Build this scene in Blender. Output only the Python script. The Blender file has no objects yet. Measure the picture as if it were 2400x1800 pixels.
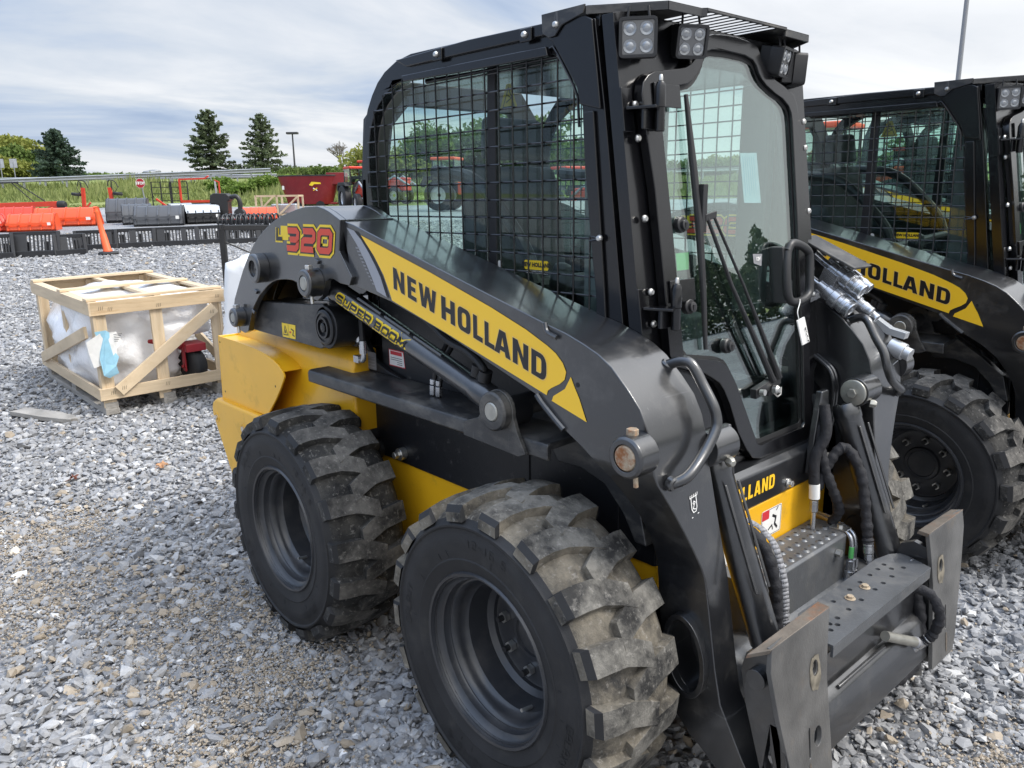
import bpy, bmesh, math, random
import numpy as np
from mathutils import Vector, Matrix
from mathutils.geometry import tessellate_polygon
random.seed(7); rng = np.random.default_rng(11)
R = math.radians
scene = bpy.context.scene
col = scene.collection
# ------------------------------------------------------------------ camera
F_PX, CAM = 1835.99, Vector((2.47012, -1.91475, 1.53565))
YAW, PITCH, ROLL = 2.4116342, 0.2346200, -0.0150089
fwd = Vector((math.cos(YAW)*math.cos(PITCH), math.sin(YAW)*math.cos(PITCH), -math.sin(PITCH)))
rt0 = Vector((math.sin(YAW), -math.cos(YAW), 0)); up0 = rt0.cross(fwd)
rgt = math.cos(ROLL)*rt0 + math.sin(ROLL)*up0; upv = -math.sin(ROLL)*rt0 + math.cos(ROLL)*up0
cd = bpy.data.cameras.new('camera'); cam = bpy.data.objects.new('camera', cd); col.objects.link(cam)
cam.matrix_world = Matrix(((rgt.x, upv.x, -fwd.x, CAM.x), (rgt.y, upv.y, -fwd.y, CAM.y), (rgt.z, upv.z, -fwd.z, CAM.z), (0, 0, 0, 1)))
cd.sensor_fit = 'HORIZONTAL'; cd.sensor_width = 36; cd.lens = F_PX/2400*36; cd.clip_end = 4000; cd.clip_start = .05
scene.camera = cam
scene.view_settings.view_transform = 'Standard'; scene.view_settings.look = 'None'
scene.view_settings.exposure = 0.42; scene.view_settings.gamma = 1
# ------------------------------------------------------------------ world: hazy sky behind broken cloud
SUN_AZ, SUN_EL = R(35), R(50)          # azimuth measured from +x towards +y
w = bpy.data.worlds.new('World'); scene.world = w; w.use_nodes = True
nt = w.node_tree; N = nt.nodes; L = nt.links; N.clear()
def nd(t, **k):
    n = N.new(t)
    for a, b in k.items(): setattr(n, a, b)
    return n
out = nd('ShaderNodeOutputWorld'); bg = nd('ShaderNodeBackground'); L.new(bg.outputs[0], out.inputs[0])
bg.inputs[1].default_value = 0.1
sky = nd('ShaderNodeTexSky', sky_type='NISHITA', sun_disc=False, sun_elevation=SUN_EL, sun_rotation=R(90)-SUN_AZ)
sky.air_density = 1.2; sky.dust_density = 2.0
tc = nd('ShaderNodeTexCoord'); sep = nd('ShaderNodeSeparateXYZ'); L.new(tc.outputs['Generated'], sep.inputs[0])
# project the direction on a cloud layer: (x, y) / (z + k)
za = nd('ShaderNodeMath', operation='MAXIMUM'); L.new(sep.outputs[2], za.inputs[0]); za.inputs[1].default_value = 0.0
zb = nd('ShaderNodeMath', operation='ADD'); L.new(za.outputs[0], zb.inputs[0]); zb.inputs[1].default_value = 0.10
dx = nd('ShaderNodeMath', operation='DIVIDE'); L.new(sep.outputs[0], dx.inputs[0]); L.new(zb.outputs[0], dx.inputs[1])
dy = nd('ShaderNodeMath', operation='DIVIDE'); L.new(sep.outputs[1], dy.inputs[0]); L.new(zb.outputs[0], dy.inputs[1])
cmb = nd('ShaderNodeCombineXYZ'); L.new(dx.outputs[0], cmb.inputs[0]); L.new(dy.outputs[0], cmb.inputs[1])
mp = nd('ShaderNodeMapping'); L.new(cmb.outputs[0], mp.inputs[0]); mp.inputs['Rotation'].default_value = (0, 0, R(-38)); mp.inputs['Scale'].default_value = (.62, .36, 1); mp.inputs['Location'].default_value = (3.1, 1.4, 0)
n1 = nd('ShaderNodeTexNoise'); n1.inputs['Scale'].default_value = 1.0; n1.inputs['Detail'].default_value = 7; n1.inputs['Roughness'].default_value = .56; n1.inputs['Distortion'].default_value = .8
L.new(mp.outputs[0], n1.inputs['Vector'])
# the overcast is thicker (greyer, bluer) towards the west and thins out to white towards the north-east and the horizon
we = nd('ShaderNodeVectorMath', operation='DOT_PRODUCT'); L.new(tc.outputs['Generated'], we.inputs[0]); we.inputs[1].default_value = (-.70, -.56, 0.0)
wm = nd('ShaderNodeMath', operation='MULTIPLY_ADD'); L.new(we.outputs['Value'], wm.inputs[0]); wm.inputs[1].default_value = -.42; wm.inputs[2].default_value = .055
hz_ = nd('ShaderNodeMath', operation='SUBTRACT'); hz_.inputs[0].default_value = .17; L.new(za.outputs[0], hz_.inputs[1]); hz_.use_clamp = True
hm_ = nd('ShaderNodeMath', operation='MULTIPLY_ADD'); L.new(hz_.outputs[0], hm_.inputs[0]); hm_.inputs[1].default_value = 1.25; L.new(wm.outputs[0], hm_.inputs[2])
ad = nd('ShaderNodeMath', operation='ADD'); L.new(n1.outputs['Fac'], ad.inputs[0]); L.new(hm_.outputs[0], ad.inputs[1])
cr = nd('ShaderNodeValToRGB'); L.new(ad.outputs[0], cr.inputs[0])
e = cr.color_ramp.elements
e[0].position = .30; e[0].color = (3.3, 4.2, 5.9, 1)
e[1].position = .74; e[1].color = (8.9, 9.0, 9.2, 1)
for p, c in ((.40, (4.5, 5.3, 6.7, 1)), (.48, (5.8, 6.3, 7.1, 1)), (.58, (7.4, 7.6, 8.0, 1))):
    q = e.new(p); q.color = c
mx = nd('ShaderNodeMix', data_type='RGBA'); mx.inputs[0].default_value = .9
L.new(sky.outputs[0], mx.inputs[6]); L.new(cr.outputs[0], mx.inputs[7])
# an overcast sky is about three times brighter overhead than at the horizon
ov = nd('ShaderNodeMath', operation='SUBTRACT'); L.new(za.outputs[0], ov.inputs[0]); ov.inputs[1].default_value = .30; ov.use_clamp = True
og = nd('ShaderNodeMath', operation='MULTIPLY_ADD'); L.new(ov.outputs[0], og.inputs[0]); og.inputs[1].default_value = 3.2; og.inputs[2].default_value = .92
sc_ = nd('ShaderNodeVectorMath', operation='SCALE'); L.new(mx.outputs[2], sc_.inputs[0]); L.new(og.outputs[0], sc_.inputs['Scale']); L.new(sc_.outputs[0], bg.inputs[0])
sd = bpy.data.lights.new('sun', 'SUN'); sd.energy = 2.2; sd.angle = R(14); sd.color = (1, .96, .9)
so = bpy.data.objects.new('sun', sd); col.objects.link(so); so.location = (6, 6, 9)
so.rotation_euler = Vector((-math.cos(SUN_AZ)*math.cos(SUN_EL), -math.sin(SUN_AZ)*math.cos(SUN_EL), -math.sin(SUN_EL))).to_track_quat('-Z', 'Y').to_euler()
# ------------------------------------------------------------------ terrain and pixel helpers
fh = Vector((fwd.x, fwd.y, 0)).normalized(); rh = Vector((fh.y, -fh.x, 0))
TD = [-1000, 3.6, 5, 8, 12, 16, 23, 40, 48, 57, 61, 75, 115, 200, 400, 2500]
TH = [0, 0, .03, .12, .25, .40, .67, 1.27, 1.6, 2.3, 2.8, 3.0, 5, 8, 12.5, 30]
def hgt(d): return float(np.interp(d, TD, TH))
def ground_z(x, y): return hgt((Vector((x, y, 0))-CAM).dot(fh))
def at(px, py, d):                     # the place at depth d (metres along the view) that photo position points to
    r = fwd + (px-1200)/F_PX*rgt + (900-py)/F_PX*upv
    return CAM + r*(d/r.dot(fh))
def gp(px, d):                         # ground point under photo column px at depth d
    p = at(px, 470, d); return Vector((p.x, p.y, ground_z(p.x, p.y)))
# ------------------------------------------------------------------ materials
M = {}
def mat(name, base, rough=.5, metal=0., var=0., vscale=6., dirt=None, damt=.0, dscale=5., bump=0., bscale=60., coat=0., spec=.5, lo=.5, hi=.7, stretch=None, scratch=None, gen=False):
    m = bpy.data.materials.new(name); m.use_nodes = True; t = m.node_tree; n = t.nodes; l = t.links
    b = n['Principled BSDF']; b.inputs['Roughness'].default_value = rough; b.inputs['Metallic'].default_value = metal
    b.inputs['Coat Weight'].default_value = coat; b.inputs['Coat Roughness'].default_value = .12; b.inputs['Specular IOR Level'].default_value = spec
    b.inputs['Base Color'].default_value = (*base, 1)
    c = n.new('ShaderNodeTexCoord'); src = c.outputs['Generated' if gen else 'Object']
    if stretch:
        mm = n.new('ShaderNodeMapping'); mm.inputs['Scale'].default_value = stretch; l.new(src, mm.inputs[0]); src = mm.outputs[0]
    outc = None
    if var:
        q = n.new('ShaderNodeTexNoise'); q.inputs['Scale'].default_value = vscale; q.inputs['Detail'].default_value = 5; l.new(src, q.inputs['Vector'])
        r = n.new('ShaderNodeValToRGB'); l.new(q.outputs['Fac'], r.inputs[0])
        r.color_ramp.elements[0].position = .3; r.color_ramp.elements[1].position = .7
        r.color_ramp.elements[0].color = (*[x*(1-var) for x in base], 1); r.color_ramp.elements[1].color = (*[min(1, x*(1+var)) for x in base], 1)
        outc = r.outputs[0]
    if dirt:
        q = n.new('ShaderNodeTexNoise'); q.inputs['Scale'].default_value = dscale; q.inputs['Detail'].default_value = 9; q.inputs['Roughness'].default_value = .68; l.new(src, q.inputs['Vector'])
        r = n.new('ShaderNodeValToRGB'); l.new(q.outputs['Fac'], r.inputs[0]); r.color_ramp.elements[0].position = lo; r.color_ramp.elements[1].position = hi
        r.color_ramp.elements[0].color = (0, 0, 0, 1); r.color_ramp.elements[1].color = (damt, damt, damt, 1)
        x = n.new('ShaderNodeMix'); x.data_type = 'RGBA'; l.new(r.outputs[0], x.inputs[0]); x.inputs[6].default_value = (*base, 1)
        if outc: l.new(outc, x.inputs[6])
        x.inputs[7].default_value = (*dirt, 1); outc = x.outputs[2]
        rr = n.new('ShaderNodeMath'); rr.operation = 'MULTIPLY_ADD'; l.new(r.outputs[0], rr.inputs[0]); rr.inputs[1].default_value = .45; rr.inputs[2].default_value = rough; l.new(rr.outputs[0], b.inputs['Roughness'])
    if scratch:                          # fine light scuffs, long and thin
        for sc, lo_ in (((5, 5, 90), .70), ((70, 70, 6), .71)):
            mm = n.new('ShaderNodeMapping'); mm.inputs['Scale'].default_value = sc; mm.inputs['Rotation'].default_value = (.5, .35, .2); l.new(c.outputs['Object'], mm.inputs[0])
            q = n.new('ShaderNodeTexNoise'); q.inputs['Scale'].default_value = 1; q.inputs['Detail'].default_value = 3; l.new(mm.outputs[0], q.inputs['Vector'])
            r = n.new('ShaderNodeValToRGB'); l.new(q.outputs['Fac'], r.inputs[0]); r.color_ramp.elements[0].position = lo_; r.color_ramp.elements[1].position = lo_+.05; r.color_ramp.elements[1].color = (.6, .6, .6, 1)
            x = n.new('ShaderNodeMix'); x.data_type = 'RGBA'; l.new(r.outputs[0], x.inputs[0]); x.inputs[6].default_value = (*base, 1)
            if outc: l.new(outc, x.inputs[6])
            x.inputs[7].default_value = (*scratch, 1); outc = x.outputs[2]
    if outc: l.new(outc, b.inputs['Base Color'])
    if bump:
        q = n.new('ShaderNodeTexNoise'); q.inputs['Scale'].default_value = bscale; q.inputs['Detail'].default_value = 6; q.inputs['Roughness'].default_value = .6; l.new(src, q.inputs['Vector'])
        u = n.new('ShaderNodeBump'); u.inputs['Strength'].default_value = bump; u.inputs['Distance'].default_value = .01; l.new(q.outputs['Fac'], u.inputs['Height']); l.new(u.outputs[0], b.inputs['Normal'])
    M[name] = m; return m
mat('charcoal_paint', (.0105, .011, .0125), .30, 0, .15, 3, (.12, .115, .105), .38, 9.0, .05, 220, .8, .85, .52, .8, None, (.07, .07, .07))
mat('rail_paint', (.024, .0245, .026), .42, 0, .15, 4, (.20, .185, .16), .65, 7, .08, 150, .15, .5, .47, .75, (1, 1, 2), (.12, .115, .11))
mat('cab_black', (.0045, .0045, .0055), .20, 0, .1, 3, (.07, .07, .07), .08, 9, .02, 160, .25, .45, .55, .8)
mat('chassis_black', (.008, .0085, .0105), .45, 0, .2, 5, (.15, .14, .13), .7, 26, .08, 180, 0, .5, .6, .78)
mat('matte_black', (.012, .012, .013), .6, 0, .2, 8)
mat('engine_black', (.011, .011, .012), .3, 0, .2, 5)
mat('yellow_paint', (.80, .425, .014), .33, 0, .06, 4, (.20, .13, .05), .55, 7, .03, 200, .25, .5, .56, .82)
mat('decal_yellow', (.90, .54, .025), .35, 0, .03, 2, None, 0, 1, 0, 1, .2)
mat('decal_gold', (.78, .52, .16), .3)
mat('decal_black', (.012, .012, .014), .35, 0, .5, 14)
mat('decal_red', (.62, .05, .02), .35)
mat('decal_silver', (.32, .33, .36), .32, .3)
mat('decal_white', (.78, .78, .76), .4)
mat('label_yellow', (.80, .56, .02), .4)
mat('label_red', (.55, .03, .04), .45)
mat('label_blue', (.30, .55, .68), .5, 0, .1, 20)
mat('label_ink', (.12, .25, .42), .6)
mat('sticker_pale', (.40, .47, .52), .5, 0, .08, 30)
mat('label_grey', (.20, .20, .21), .5)
mat('label_green', (.10, .42, .12), .5)
mat('rubber', (.016, .016, .017), .62, 0, .25, 9, (.085, .08, .07), .35, 14, .12, 260, 0, .4, .55, .8)
def tread_mat(name, dust, lo, hi, amt):
    m = mat(name, (.024, .0235, .023), .8, 0, .4, 16, dust, amt, 9, .45, 110, 0, .3, lo, hi)
    t = m.node_tree; n = t.nodes; l = t.links; b = n['Principled BSDF']; prev = b.inputs['Base Color'].links[0].from_socket
    v = n.new('ShaderNodeTexNoise'); v.inputs['Scale'].default_value = 60; v.inputs['Detail'].default_value = 4; v.inputs['Roughness'].default_value = .7
    l.new(n['Texture Coordinate'].outputs['Object'], v.inputs['Vector'])
    r = n.new('ShaderNodeValToRGB'); r.color_ramp.elements[0].position = .56; r.color_ramp.elements[1].position = .74; r.color_ramp.elements[1].color = (.5, .5, .5, 1); l.new(v.outputs['Fac'], r.inputs[0])
    x = n.new('ShaderNodeMix'); x.data_type = 'RGBA'; l.new(r.outputs[0], x.inputs[0]); l.new(prev, x.inputs[6]); x.inputs[7].default_value = (.36, .34, .31, 1); l.new(x.outputs[2], b.inputs['Base Color'])
tread_mat('tread_dusty', (.19, .18, .16), .40, .60, .9); tread_mat('groove_dusty', (.215, .19, .15), .34, .62, .9)
tread_mat('tread_worn', (.165, .155, .14), .38, .62, .85); tread_mat('groove_worn', (.10, .095, .085), .46, .66, .7)
mat('rim_black', (.027, .0285, .0325), .3, 0, .1, 5, (.12, .11, .10), .25, 9, .04, 120, .2)
mat('steel_worn', (.125, .122, .117), .42, .35, .35, 9, (.21, .165, .12), .5, 11, .12, 120, 0, .5, .57, .75)
mat('step_grey', (.115, .12, .127), .32, .35, .2, 9, (.2, .19, .17), .4, 13, .1, 130)
mat('rust', (.15, .125, .10), .6, .2, .3, 12, (.26, .095, .03), .8, 9, .2, 90, 0, .5, .50, .66)
mat('stain_tan', (.17, .15, .115), .6, .2, .5, 50)
mat('pin_face', (.40, .33, .24), .5, .4, .2, 30, (.28, .10, .03), .9, 22, .1, 90, 0, .5, .48, .62)
mat('pin_steel', (.38, .37, .33), .4, .7, .15, 30)
mat('zinc', (.62, .61, .58), .28, .9, .15, 20)
mat('coupler_steel', (.50, .51, .53), .27, .85, .2, 25)
mat('hose_rubber', (.012, .012, .013), .5)
mat('hose_sleeve', (.010, .010, .013), .75, 0, .3, 30, None, 0, 1, .6, 45)
mat('webbing_grey', (.22, .22, .23), .8, 0, .4, 160)
mat('plastic_black', (.018, .018, .019), .42, 0, .1, 20, None, 0, 1, .06, 300)
mat('plastic_grey', (.10, .105, .105), .5, 0, .1, 12)
mat('seat_cloth', (.055, .058, .058), .8, 0, .3, 30, None, 0, 1, .3, 150)
mat('lens_clear', (.30, .31, .32), .08, .5)
mat('label_yellow_dim', (.30, .21, .02), .5)  # label yellow with the dimming by the window pane put into its colour
mat('lamp_reflector', (.17, .17, .17), .25, .6)
mat('paper_white', (.74, .73, .70), .6, 0, .04, 30)
mat('wood_pine', (.60, .475, .32), .6, 0, .16, 2.2, (.40, .27, .14), .5, 3.5, .12, 9, 0, .4, .52, .75, None, None, True)
mat('wood_pine_dark', (.56, .42, .26), .6, 0, .20, 2.2, (.36, .21, .09), .7, 3.5, .12, 9, 0, .4, .50, .72, None, None, True)
mat('wood_grey', (.34, .32, .29), .8, 0, .3, 3, (.16, .14, .12), .7, 6, .5, 14, 0, .3, .5, .7, None, None, True)
mat('plastic_wrap', (.80, .80, .81), .22, 0, .05, 4, None, 0, 1, 1., 13)
mat('white_wrap', (.76, .77, .78), .35, 0, .04, 3, None, 0, 1, .3, 7)
mat('red_paint', (.26, .012, .018), .35, 0, .1, 5)
mat('dark_red_paint', (.20, .008, .012), .35, 0, .12, 1.2, (.3, .06, .05), .25, 2)
mat('orange_paint', (.72, .085, .02), .4, 0, .08, 2)
mat('orange_red_paint', (.58, .045, .018), .4, 0, .08, 2)
mat('cone_orange', (.88, .13, .035), .5)
mat('bucket_grey', (.072, .076, .085), .42, 0, .12, 2)
mat('rail_zinc', (.33, .34, .35), .5, .3, .1, 2)
mat('galvanised', (.50, .51, .52), .35, .6, .15, 4)
mat('fork_black', (.018, .019, .022), .45, 0, .2, 3)
mat('sign_red', (.42, .015, .025), .45)
mat('pole_grey', (.24, .25, .26), .5, .3)
mat('pole_dark', (.04, .04, .042), .5)
mat('concrete', (.36, .35, .33), .8, 0, .15, .2)
mat('asphalt', (.22, .22, .225), .85, 0, .1, .5)
mat('bark', (.075, .055, .04), .9, 0, .3, 6)
mat('bark_grey', (.18, .16, .14), .9, 0, .2, 6)
mat('brown_leaf', (.40, .21, .10), .7, 0, .3, 60)
mat('dark_leaf', (.14, .05, .03), .7)
def foliage(name, c1, c2, c3):
    m = bpy.data.materials.new(name); m.use_nodes = True; t = m.node_tree; n = t.nodes; l = t.links; b = n['Principled BSDF']
    b.inputs['Roughness'].default_value = .75; b.inputs['Specular IOR Level'].default_value = .2
    a = n.new('ShaderNodeAttribute'); a.attribute_name = 'tint'
    r = n.new('ShaderNodeValToRGB'); l.new(a.outputs['Fac'], r.inputs[0])
    r.color_ramp.elements[0].color = (*c1, 1); r.color_ramp.elements[1].color = (*c3, 1); q = r.color_ramp.elements.new(.5); q.color = (*c2, 1)
    l.new(r.outputs[0], b.inputs['Base Color'])
    tr = n.new('ShaderNodeBsdfTranslucent'); l.new(r.outputs[0], tr.inputs[0]); x = n.new('ShaderNodeMixShader'); x.inputs[0].default_value = .3
    l.new(b.outputs[0], x.inputs[1]); l.new(tr.outputs[0], x.inputs[2]); l.new(x.outputs[0], n['Material Output'].inputs[0])
    M[name] = m
foliage('spruce_needles', (.06, .078, .05), (.105, .135, .075), (.17, .205, .11))
foliage('spruce_dark', (.026, .045, .034), (.052, .082, .058), (.09, .135, .09))
foliage('leaf_green', (.05, .085, .02), (.10, .15, .035), (.17, .22, .06))
foliage('leaf_yellow', (.12, .15, .03), (.21, .23, .05), (.30, .30, .08))
foliage('grass_blade', (.12, .155, .045), (.23, .27, .09), (.36, .38, .16))
foliage('weed_leaf', (.07, .13, .02), (.13, .21, .035), (.24, .30, .09))
foliage('stone', (.10, .11, .125), (.25, .265, .29), (.62, .61, .58))
def glass(name, tint, f0, pw_=4):
    m = bpy.data.materials.new(name); m.use_nodes = True; t = m.node_tree; n = t.nodes; l = t.links; n.remove(n['Principled BSDF'])
    tr = n.new('ShaderNodeBsdfTransparent'); tr.inputs[0].default_value = (*tint, 1)
    gl = n.new('ShaderNodeBsdfGlossy'); gl.inputs['Roughness'].default_value = 0; gl.inputs[0].default_value = (.95, 1, .98, 1)
    lw = n.new('ShaderNodeLayerWeight'); lw.inputs[0].default_value = .5        # Facing = 1 - |cos|
    pw = n.new('ShaderNodeMath'); pw.operation = 'POWER'; l.new(lw.outputs['Facing'], pw.inputs[0]); pw.inputs[1].default_value = pw_
    ma = n.new('ShaderNodeMath'); ma.operation = 'MULTIPLY_ADD'; l.new(pw.outputs[0], ma.inputs[0]); ma.inputs[1].default_value = 1-f0; ma.inputs[2].default_value = f0
    x = n.new('ShaderNodeMixShader'); l.new(ma.outputs[0], x.inputs[0]); l.new(tr.outputs[0], x.inputs[1]); l.new(gl.outputs[0], x.inputs[2]); l.new(x.outputs[0], n['Material Output'].inputs[0])
    M[name] = m
glass('cab_glass', (.87, .94, .92), .03); glass('door_glass', (.82, .92, .90), .09, 3)
# ------------------------------------------------------------------ mesh builder
SPLIT = {k: v for k, v in (('bolts', 'bolt'), ('wheel_nuts', 'wheel_nut'), ('slats', 'slat'))}
SPLIT.update({k: k for k in 'glass_knob hydraulic_fitting latch_bracket window_sticker door_sticker armrest stud weld_bead bolt_hole rivet pillar_panel rib headlight fender warning_label cylinder_bracket window_frame post seat panel steel_pipe side_tower lap_bar cab_trim cab_roof tine_arm wheel_pair rear_frame hydraulic_hose machine_part panel_seam rust_stain bolt_recess'.split()})
class MB:
    def __init__(s): s.v = []; s.f = []; s.m = []
    def add(s, vs, fs, mi=0):
        o = len(s.v); s.v += [tuple(p) for p in vs]; s.f += [tuple(i+o for i in f) for f in fs]; s.m += [mi]*len(fs); return s
    def box(s, x0, x1, y0, y1, z0, z1, mi=0):
        return s.add([(x0,y0,z0),(x1,y0,z0),(x1,y1,z0),(x0,y1,z0),(x0,y0,z1),(x1,y0,z1),(x1,y1,z1),(x0,y1,z1)],
                     [(0,3,2,1),(4,5,6,7),(0,1,5,4),(1,2,6,5),(2,3,7,6),(3,0,4,7)], mi)
    def obox(s, c, ax, ay, az, mi=0):   # centre and three half-axis vectors
        c, ax, ay, az = map(Vector, (c, ax, ay, az)); vs = [c+i*ax+j*ay+k*az for k in (-1,1) for (i,j) in ((-1,-1),(1,-1),(1,1),(-1,1))]
        return s.add(vs, [(0,3,2,1),(4,5,6,7),(0,1,5,4),(1,2,6,5),(2,3,7,6),(3,0,4,7)], mi)
    def board(s, p, q, wd, th, nrm, mi=0):  # a board from p to q, width wd, thickness th along nrm
        p, q, nrm = Vector(p), Vector(q), Vector(nrm).normalized(); d = (q-p); u = d.normalized().cross(nrm).normalized()
        return s.obox((p+q)/2, d/2, u*wd/2, nrm*th/2, mi)
    def prism(s, poly, plane, a, b, holes=(), mi=0, fn=None, cap=(1, 1)):
        # poly in 2-D; plane 'xz' extrudes y, 'yz' extrudes x, 'xy' extrudes z; fn maps (u, v, t) to a point
        if fn is None:
            fn = {'xz': lambda u, v, t: (u, t, v), 'yz': lambda u, v, t: (t, u, v), 'xy': lambda u, v, t: (u, v, t)}[plane]
        loops = [list(poly)]+[list(h) for h in holes]; o = 0; base = []; top = []; fs = []
        for lp in loops:
            n = len(lp); base += [fn(u, v, a) for u, v in lp]; top += [fn(u, v, b) for u, v in lp]
        T = len(base)
        for lp in loops:
            n = len(lp); fs += [(o+i, o+(i+1) % n, T+o+(i+1) % n, T+o+i) for i in range(n)]; o += n
        if holes:
            tr = tessellate_polygon([[Vector((u, v, 0)) for u, v in lp] for lp in loops])
            if cap[0]: fs += [tuple(t) for t in tr]
            if cap[1]: fs += [tuple(T+i for i in t) for t in tr]
        else:
            n = len(poly)
            if cap[0]: fs.append(tuple(reversed(range(n))))
            if cap[1]: fs.append(tuple(range(T, T+n)))
        return s.add(base+top, fs, mi)
    def flat(s, polys, fn, mi=0):       # flat polygons (outer, holes...) mapped by fn(u, v)
        for P in polys:
            loops = [P] if not isinstance(P[0][0], (tuple, list)) else P
            vs = [fn(u, v) for lp in loops for u, v in lp]
            tr = tessellate_polygon([[Vector((u, v, 0)) for u, v in lp] for lp in loops]); s.add(vs, [tuple(t) for t in tr], mi)
        return s
    def tube(s, pts, r, n=10, mi=0, caps=True):
        pts = [Vector(p) for p in pts]; rs = r if isinstance(r, (list, tuple)) else [r]*len(pts); ring = []; prev = None
        for i, p in enumerate(pts):
            d = (pts[min(i+1, len(pts)-1)]-pts[max(i-1, 0)]).normalized()
            if prev is None:
                u = d.cross(Vector((0, 0, 1)) if abs(d.z) < .9 else Vector((1, 0, 0))).normalized()
            else:
                u = (prev-d*prev.dot(d)).normalized()
            prev = u; v = d.cross(u)
            ring += [p+rs[i]*(math.cos(2*math.pi*k/n)*u+math.sin(2*math.pi*k/n)*v) for k in range(n)]
        fs = [(i*n+k, i*n+(k+1) % n, (i+1)*n+(k+1) % n, (i+1)*n+k) for i in range(len(pts)-1) for k in range(n)]
        if caps: fs += [tuple(reversed(range(n))), tuple(range((len(pts)-1)*n, len(pts)*n))]
        return s.add(ring, fs, mi)
    def lathe(s, prof, o, axis, n=32, mi=0, mis=None, closed=False, open_=False):  # prof: (radius, distance along axis)
        o = Vector(o); a = Vector(axis).normalized(); u = a.cross(Vector((0, 0, 1)) if abs(a.z) < .9 else Vector((1, 0, 0))).normalized(); v = a.cross(u)
        vs = [o+a*h+r*(math.cos(2*math.pi*k/n)*u+math.sin(2*math.pi*k/n)*v) for r, h in prof for k in range(n)]
        m = len(prof); rg = m if closed else m-1
        for i in range(rg):
            j = (i+1) % m
            s_f = [(i*n+k, i*n+(k+1) % n, j*n+(k+1) % n, j*n+k) for k in range(n)]
            if i == 0: off = len(s.v); s.v += [tuple(p) for p in vs]
            s.f += [tuple(q+off for q in f) for f in s_f]; s.m += [mis[i] if mis else mi]*n
        if not closed and not open_:
            s.f += [tuple(off+k for k in reversed(range(n))), tuple(off+(m-1)*n+k for k in range(n))]; s.m += [mis[0] if mis else mi, mis[-1] if mis else mi]
        return s
    def cyl(s, p, q, r, n=20, mi=0, r2=None):
        p, q = Vector(p), Vector(q); d = q-p; return s.lathe([(r, 0), (r2 if r2 is not None else r, d.length)], p, d, n, mi)
    def weld(s, drop=None):             # merge coincident corners; drop inner faces
        key = {}; mp_ = []; nv = []
        for p in s.v:
            k = tuple(round(q, 4) for q in p)
            if k not in key: key[k] = len(nv); nv.append(p)
            mp_.append(key[k])
        nf, nm = [], []
        for f, m in zip(s.f, s.m):
            g = tuple(mp_[i] for i in f)
            if drop and drop([nv[i] for i in g]): continue
            nf.append(g); nm.append(m)
        s.v, s.f, s.m = nv, nf, nm; return s
    def pieces(s):                      # loose parts; those whose boxes touch stay together (a bolt and its washer)
        p = list(range(len(s.v)))
        def find(i):
            while p[i] != i: p[i] = p[p[i]]; i = p[i]
            return i
        for f in s.f:
            r = find(f[0])
            for k in f[1:]: p[find(k)] = r
        g = {}
        for i, f in enumerate(s.f): g.setdefault(find(f[0]), []).append(i)
        G = []
        for fs in g.values():
            q = np.array([s.v[k] for i in fs for k in s.f[i]]); G.append([fs, q.min(0)-.0015, q.max(0)+.0015])
        done = False
        while not done:
            done = True
            for i in range(len(G)):
                for j in range(len(G)-1, i, -1):
                    if (G[i][1] <= G[j][2]).all() and (G[j][1] <= G[i][2]).all():
                        G[i] = [G[i][0]+G[j][0], np.minimum(G[i][1], G[j][1]), np.maximum(G[i][2], G[j][2])]; del G[j]; done = False
        out = []
        for fs, _, _ in G:
            m = MB(); idx = {}
            for i in fs:
                m.f.append(tuple(idx.setdefault(k, len(idx)) for k in s.f[i])); m.m.append(s.m[i])
            m.v = [s.v[k] for k in idx]; out.append(m)
        return out
    def build(s, name, mats, parent=None, bevel=0., seg=2, smooth=True, ang=35):
        if name in SPLIT:
            os_ = [m._build(SPLIT[name], mats, parent, bevel, seg, smooth, ang) for m in s.pieces()]; return os_[0]
        return s._build(name, mats, parent, bevel, seg, smooth, ang)
    def _build(s, name, mats, parent=None, bevel=0., seg=2, smooth=True, ang=35):
        me = bpy.data.meshes.new(name); me.from_pydata(s.v, [], s.f); me.update()
        for x in (mats if isinstance(mats, (list, tuple)) else [mats]): me.materials.append(M[x])
        if len(me.materials) > 1: me.polygons.foreach_set('material_index', s.m)
        bm = bmesh.new(); bm.from_mesh(me); bmesh.ops.recalc_face_normals(bm, faces=bm.faces); bm.to_mesh(me); bm.free()
        if smooth:
            me.shade_smooth(); me.set_sharp_from_angle(angle=R(ang))
        o = bpy.data.objects.new(name, me); col.objects.link(o); o.parent = parent
        if bevel:
            b = o.modifiers.new('bevel', 'BEVEL'); b.width = bevel; b.segments = seg; b.limit_method = 'ANGLE'; b.angle_limit = R(40); b.harden_normals = True
        return o
def tag(o, label, cat, group=None, kind=None):
    o['label'] = label; o['category'] = cat
    if group: o['group'] = group
    return o
def empty(name, loc, rz=0, label=None, cat=None, group=None):
    o = bpy.data.objects.new(name, None); col.objects.link(o); o.location = loc; o.rotation_euler = (0, 0, rz); o.empty_display_size = .1
    if label: tag(o, label, cat, group)
    return o
KIDS = {}
def copy_tree(o, parent=None):
    c = o.copy(); col.objects.link(c); c.parent = parent
    for ch in [x for x in bpy.data.objects if x.parent == o]: copy_tree(ch, c)
    return c
def arc(cx, cz, r, a0, a1, n, rz=None):
    return [(cx+r*math.cos(R(a0+(a1-a0)*i/n)), cz+(rz or r)*math.sin(R(a0+(a1-a0)*i/n))) for i in range(n+1)]
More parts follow.
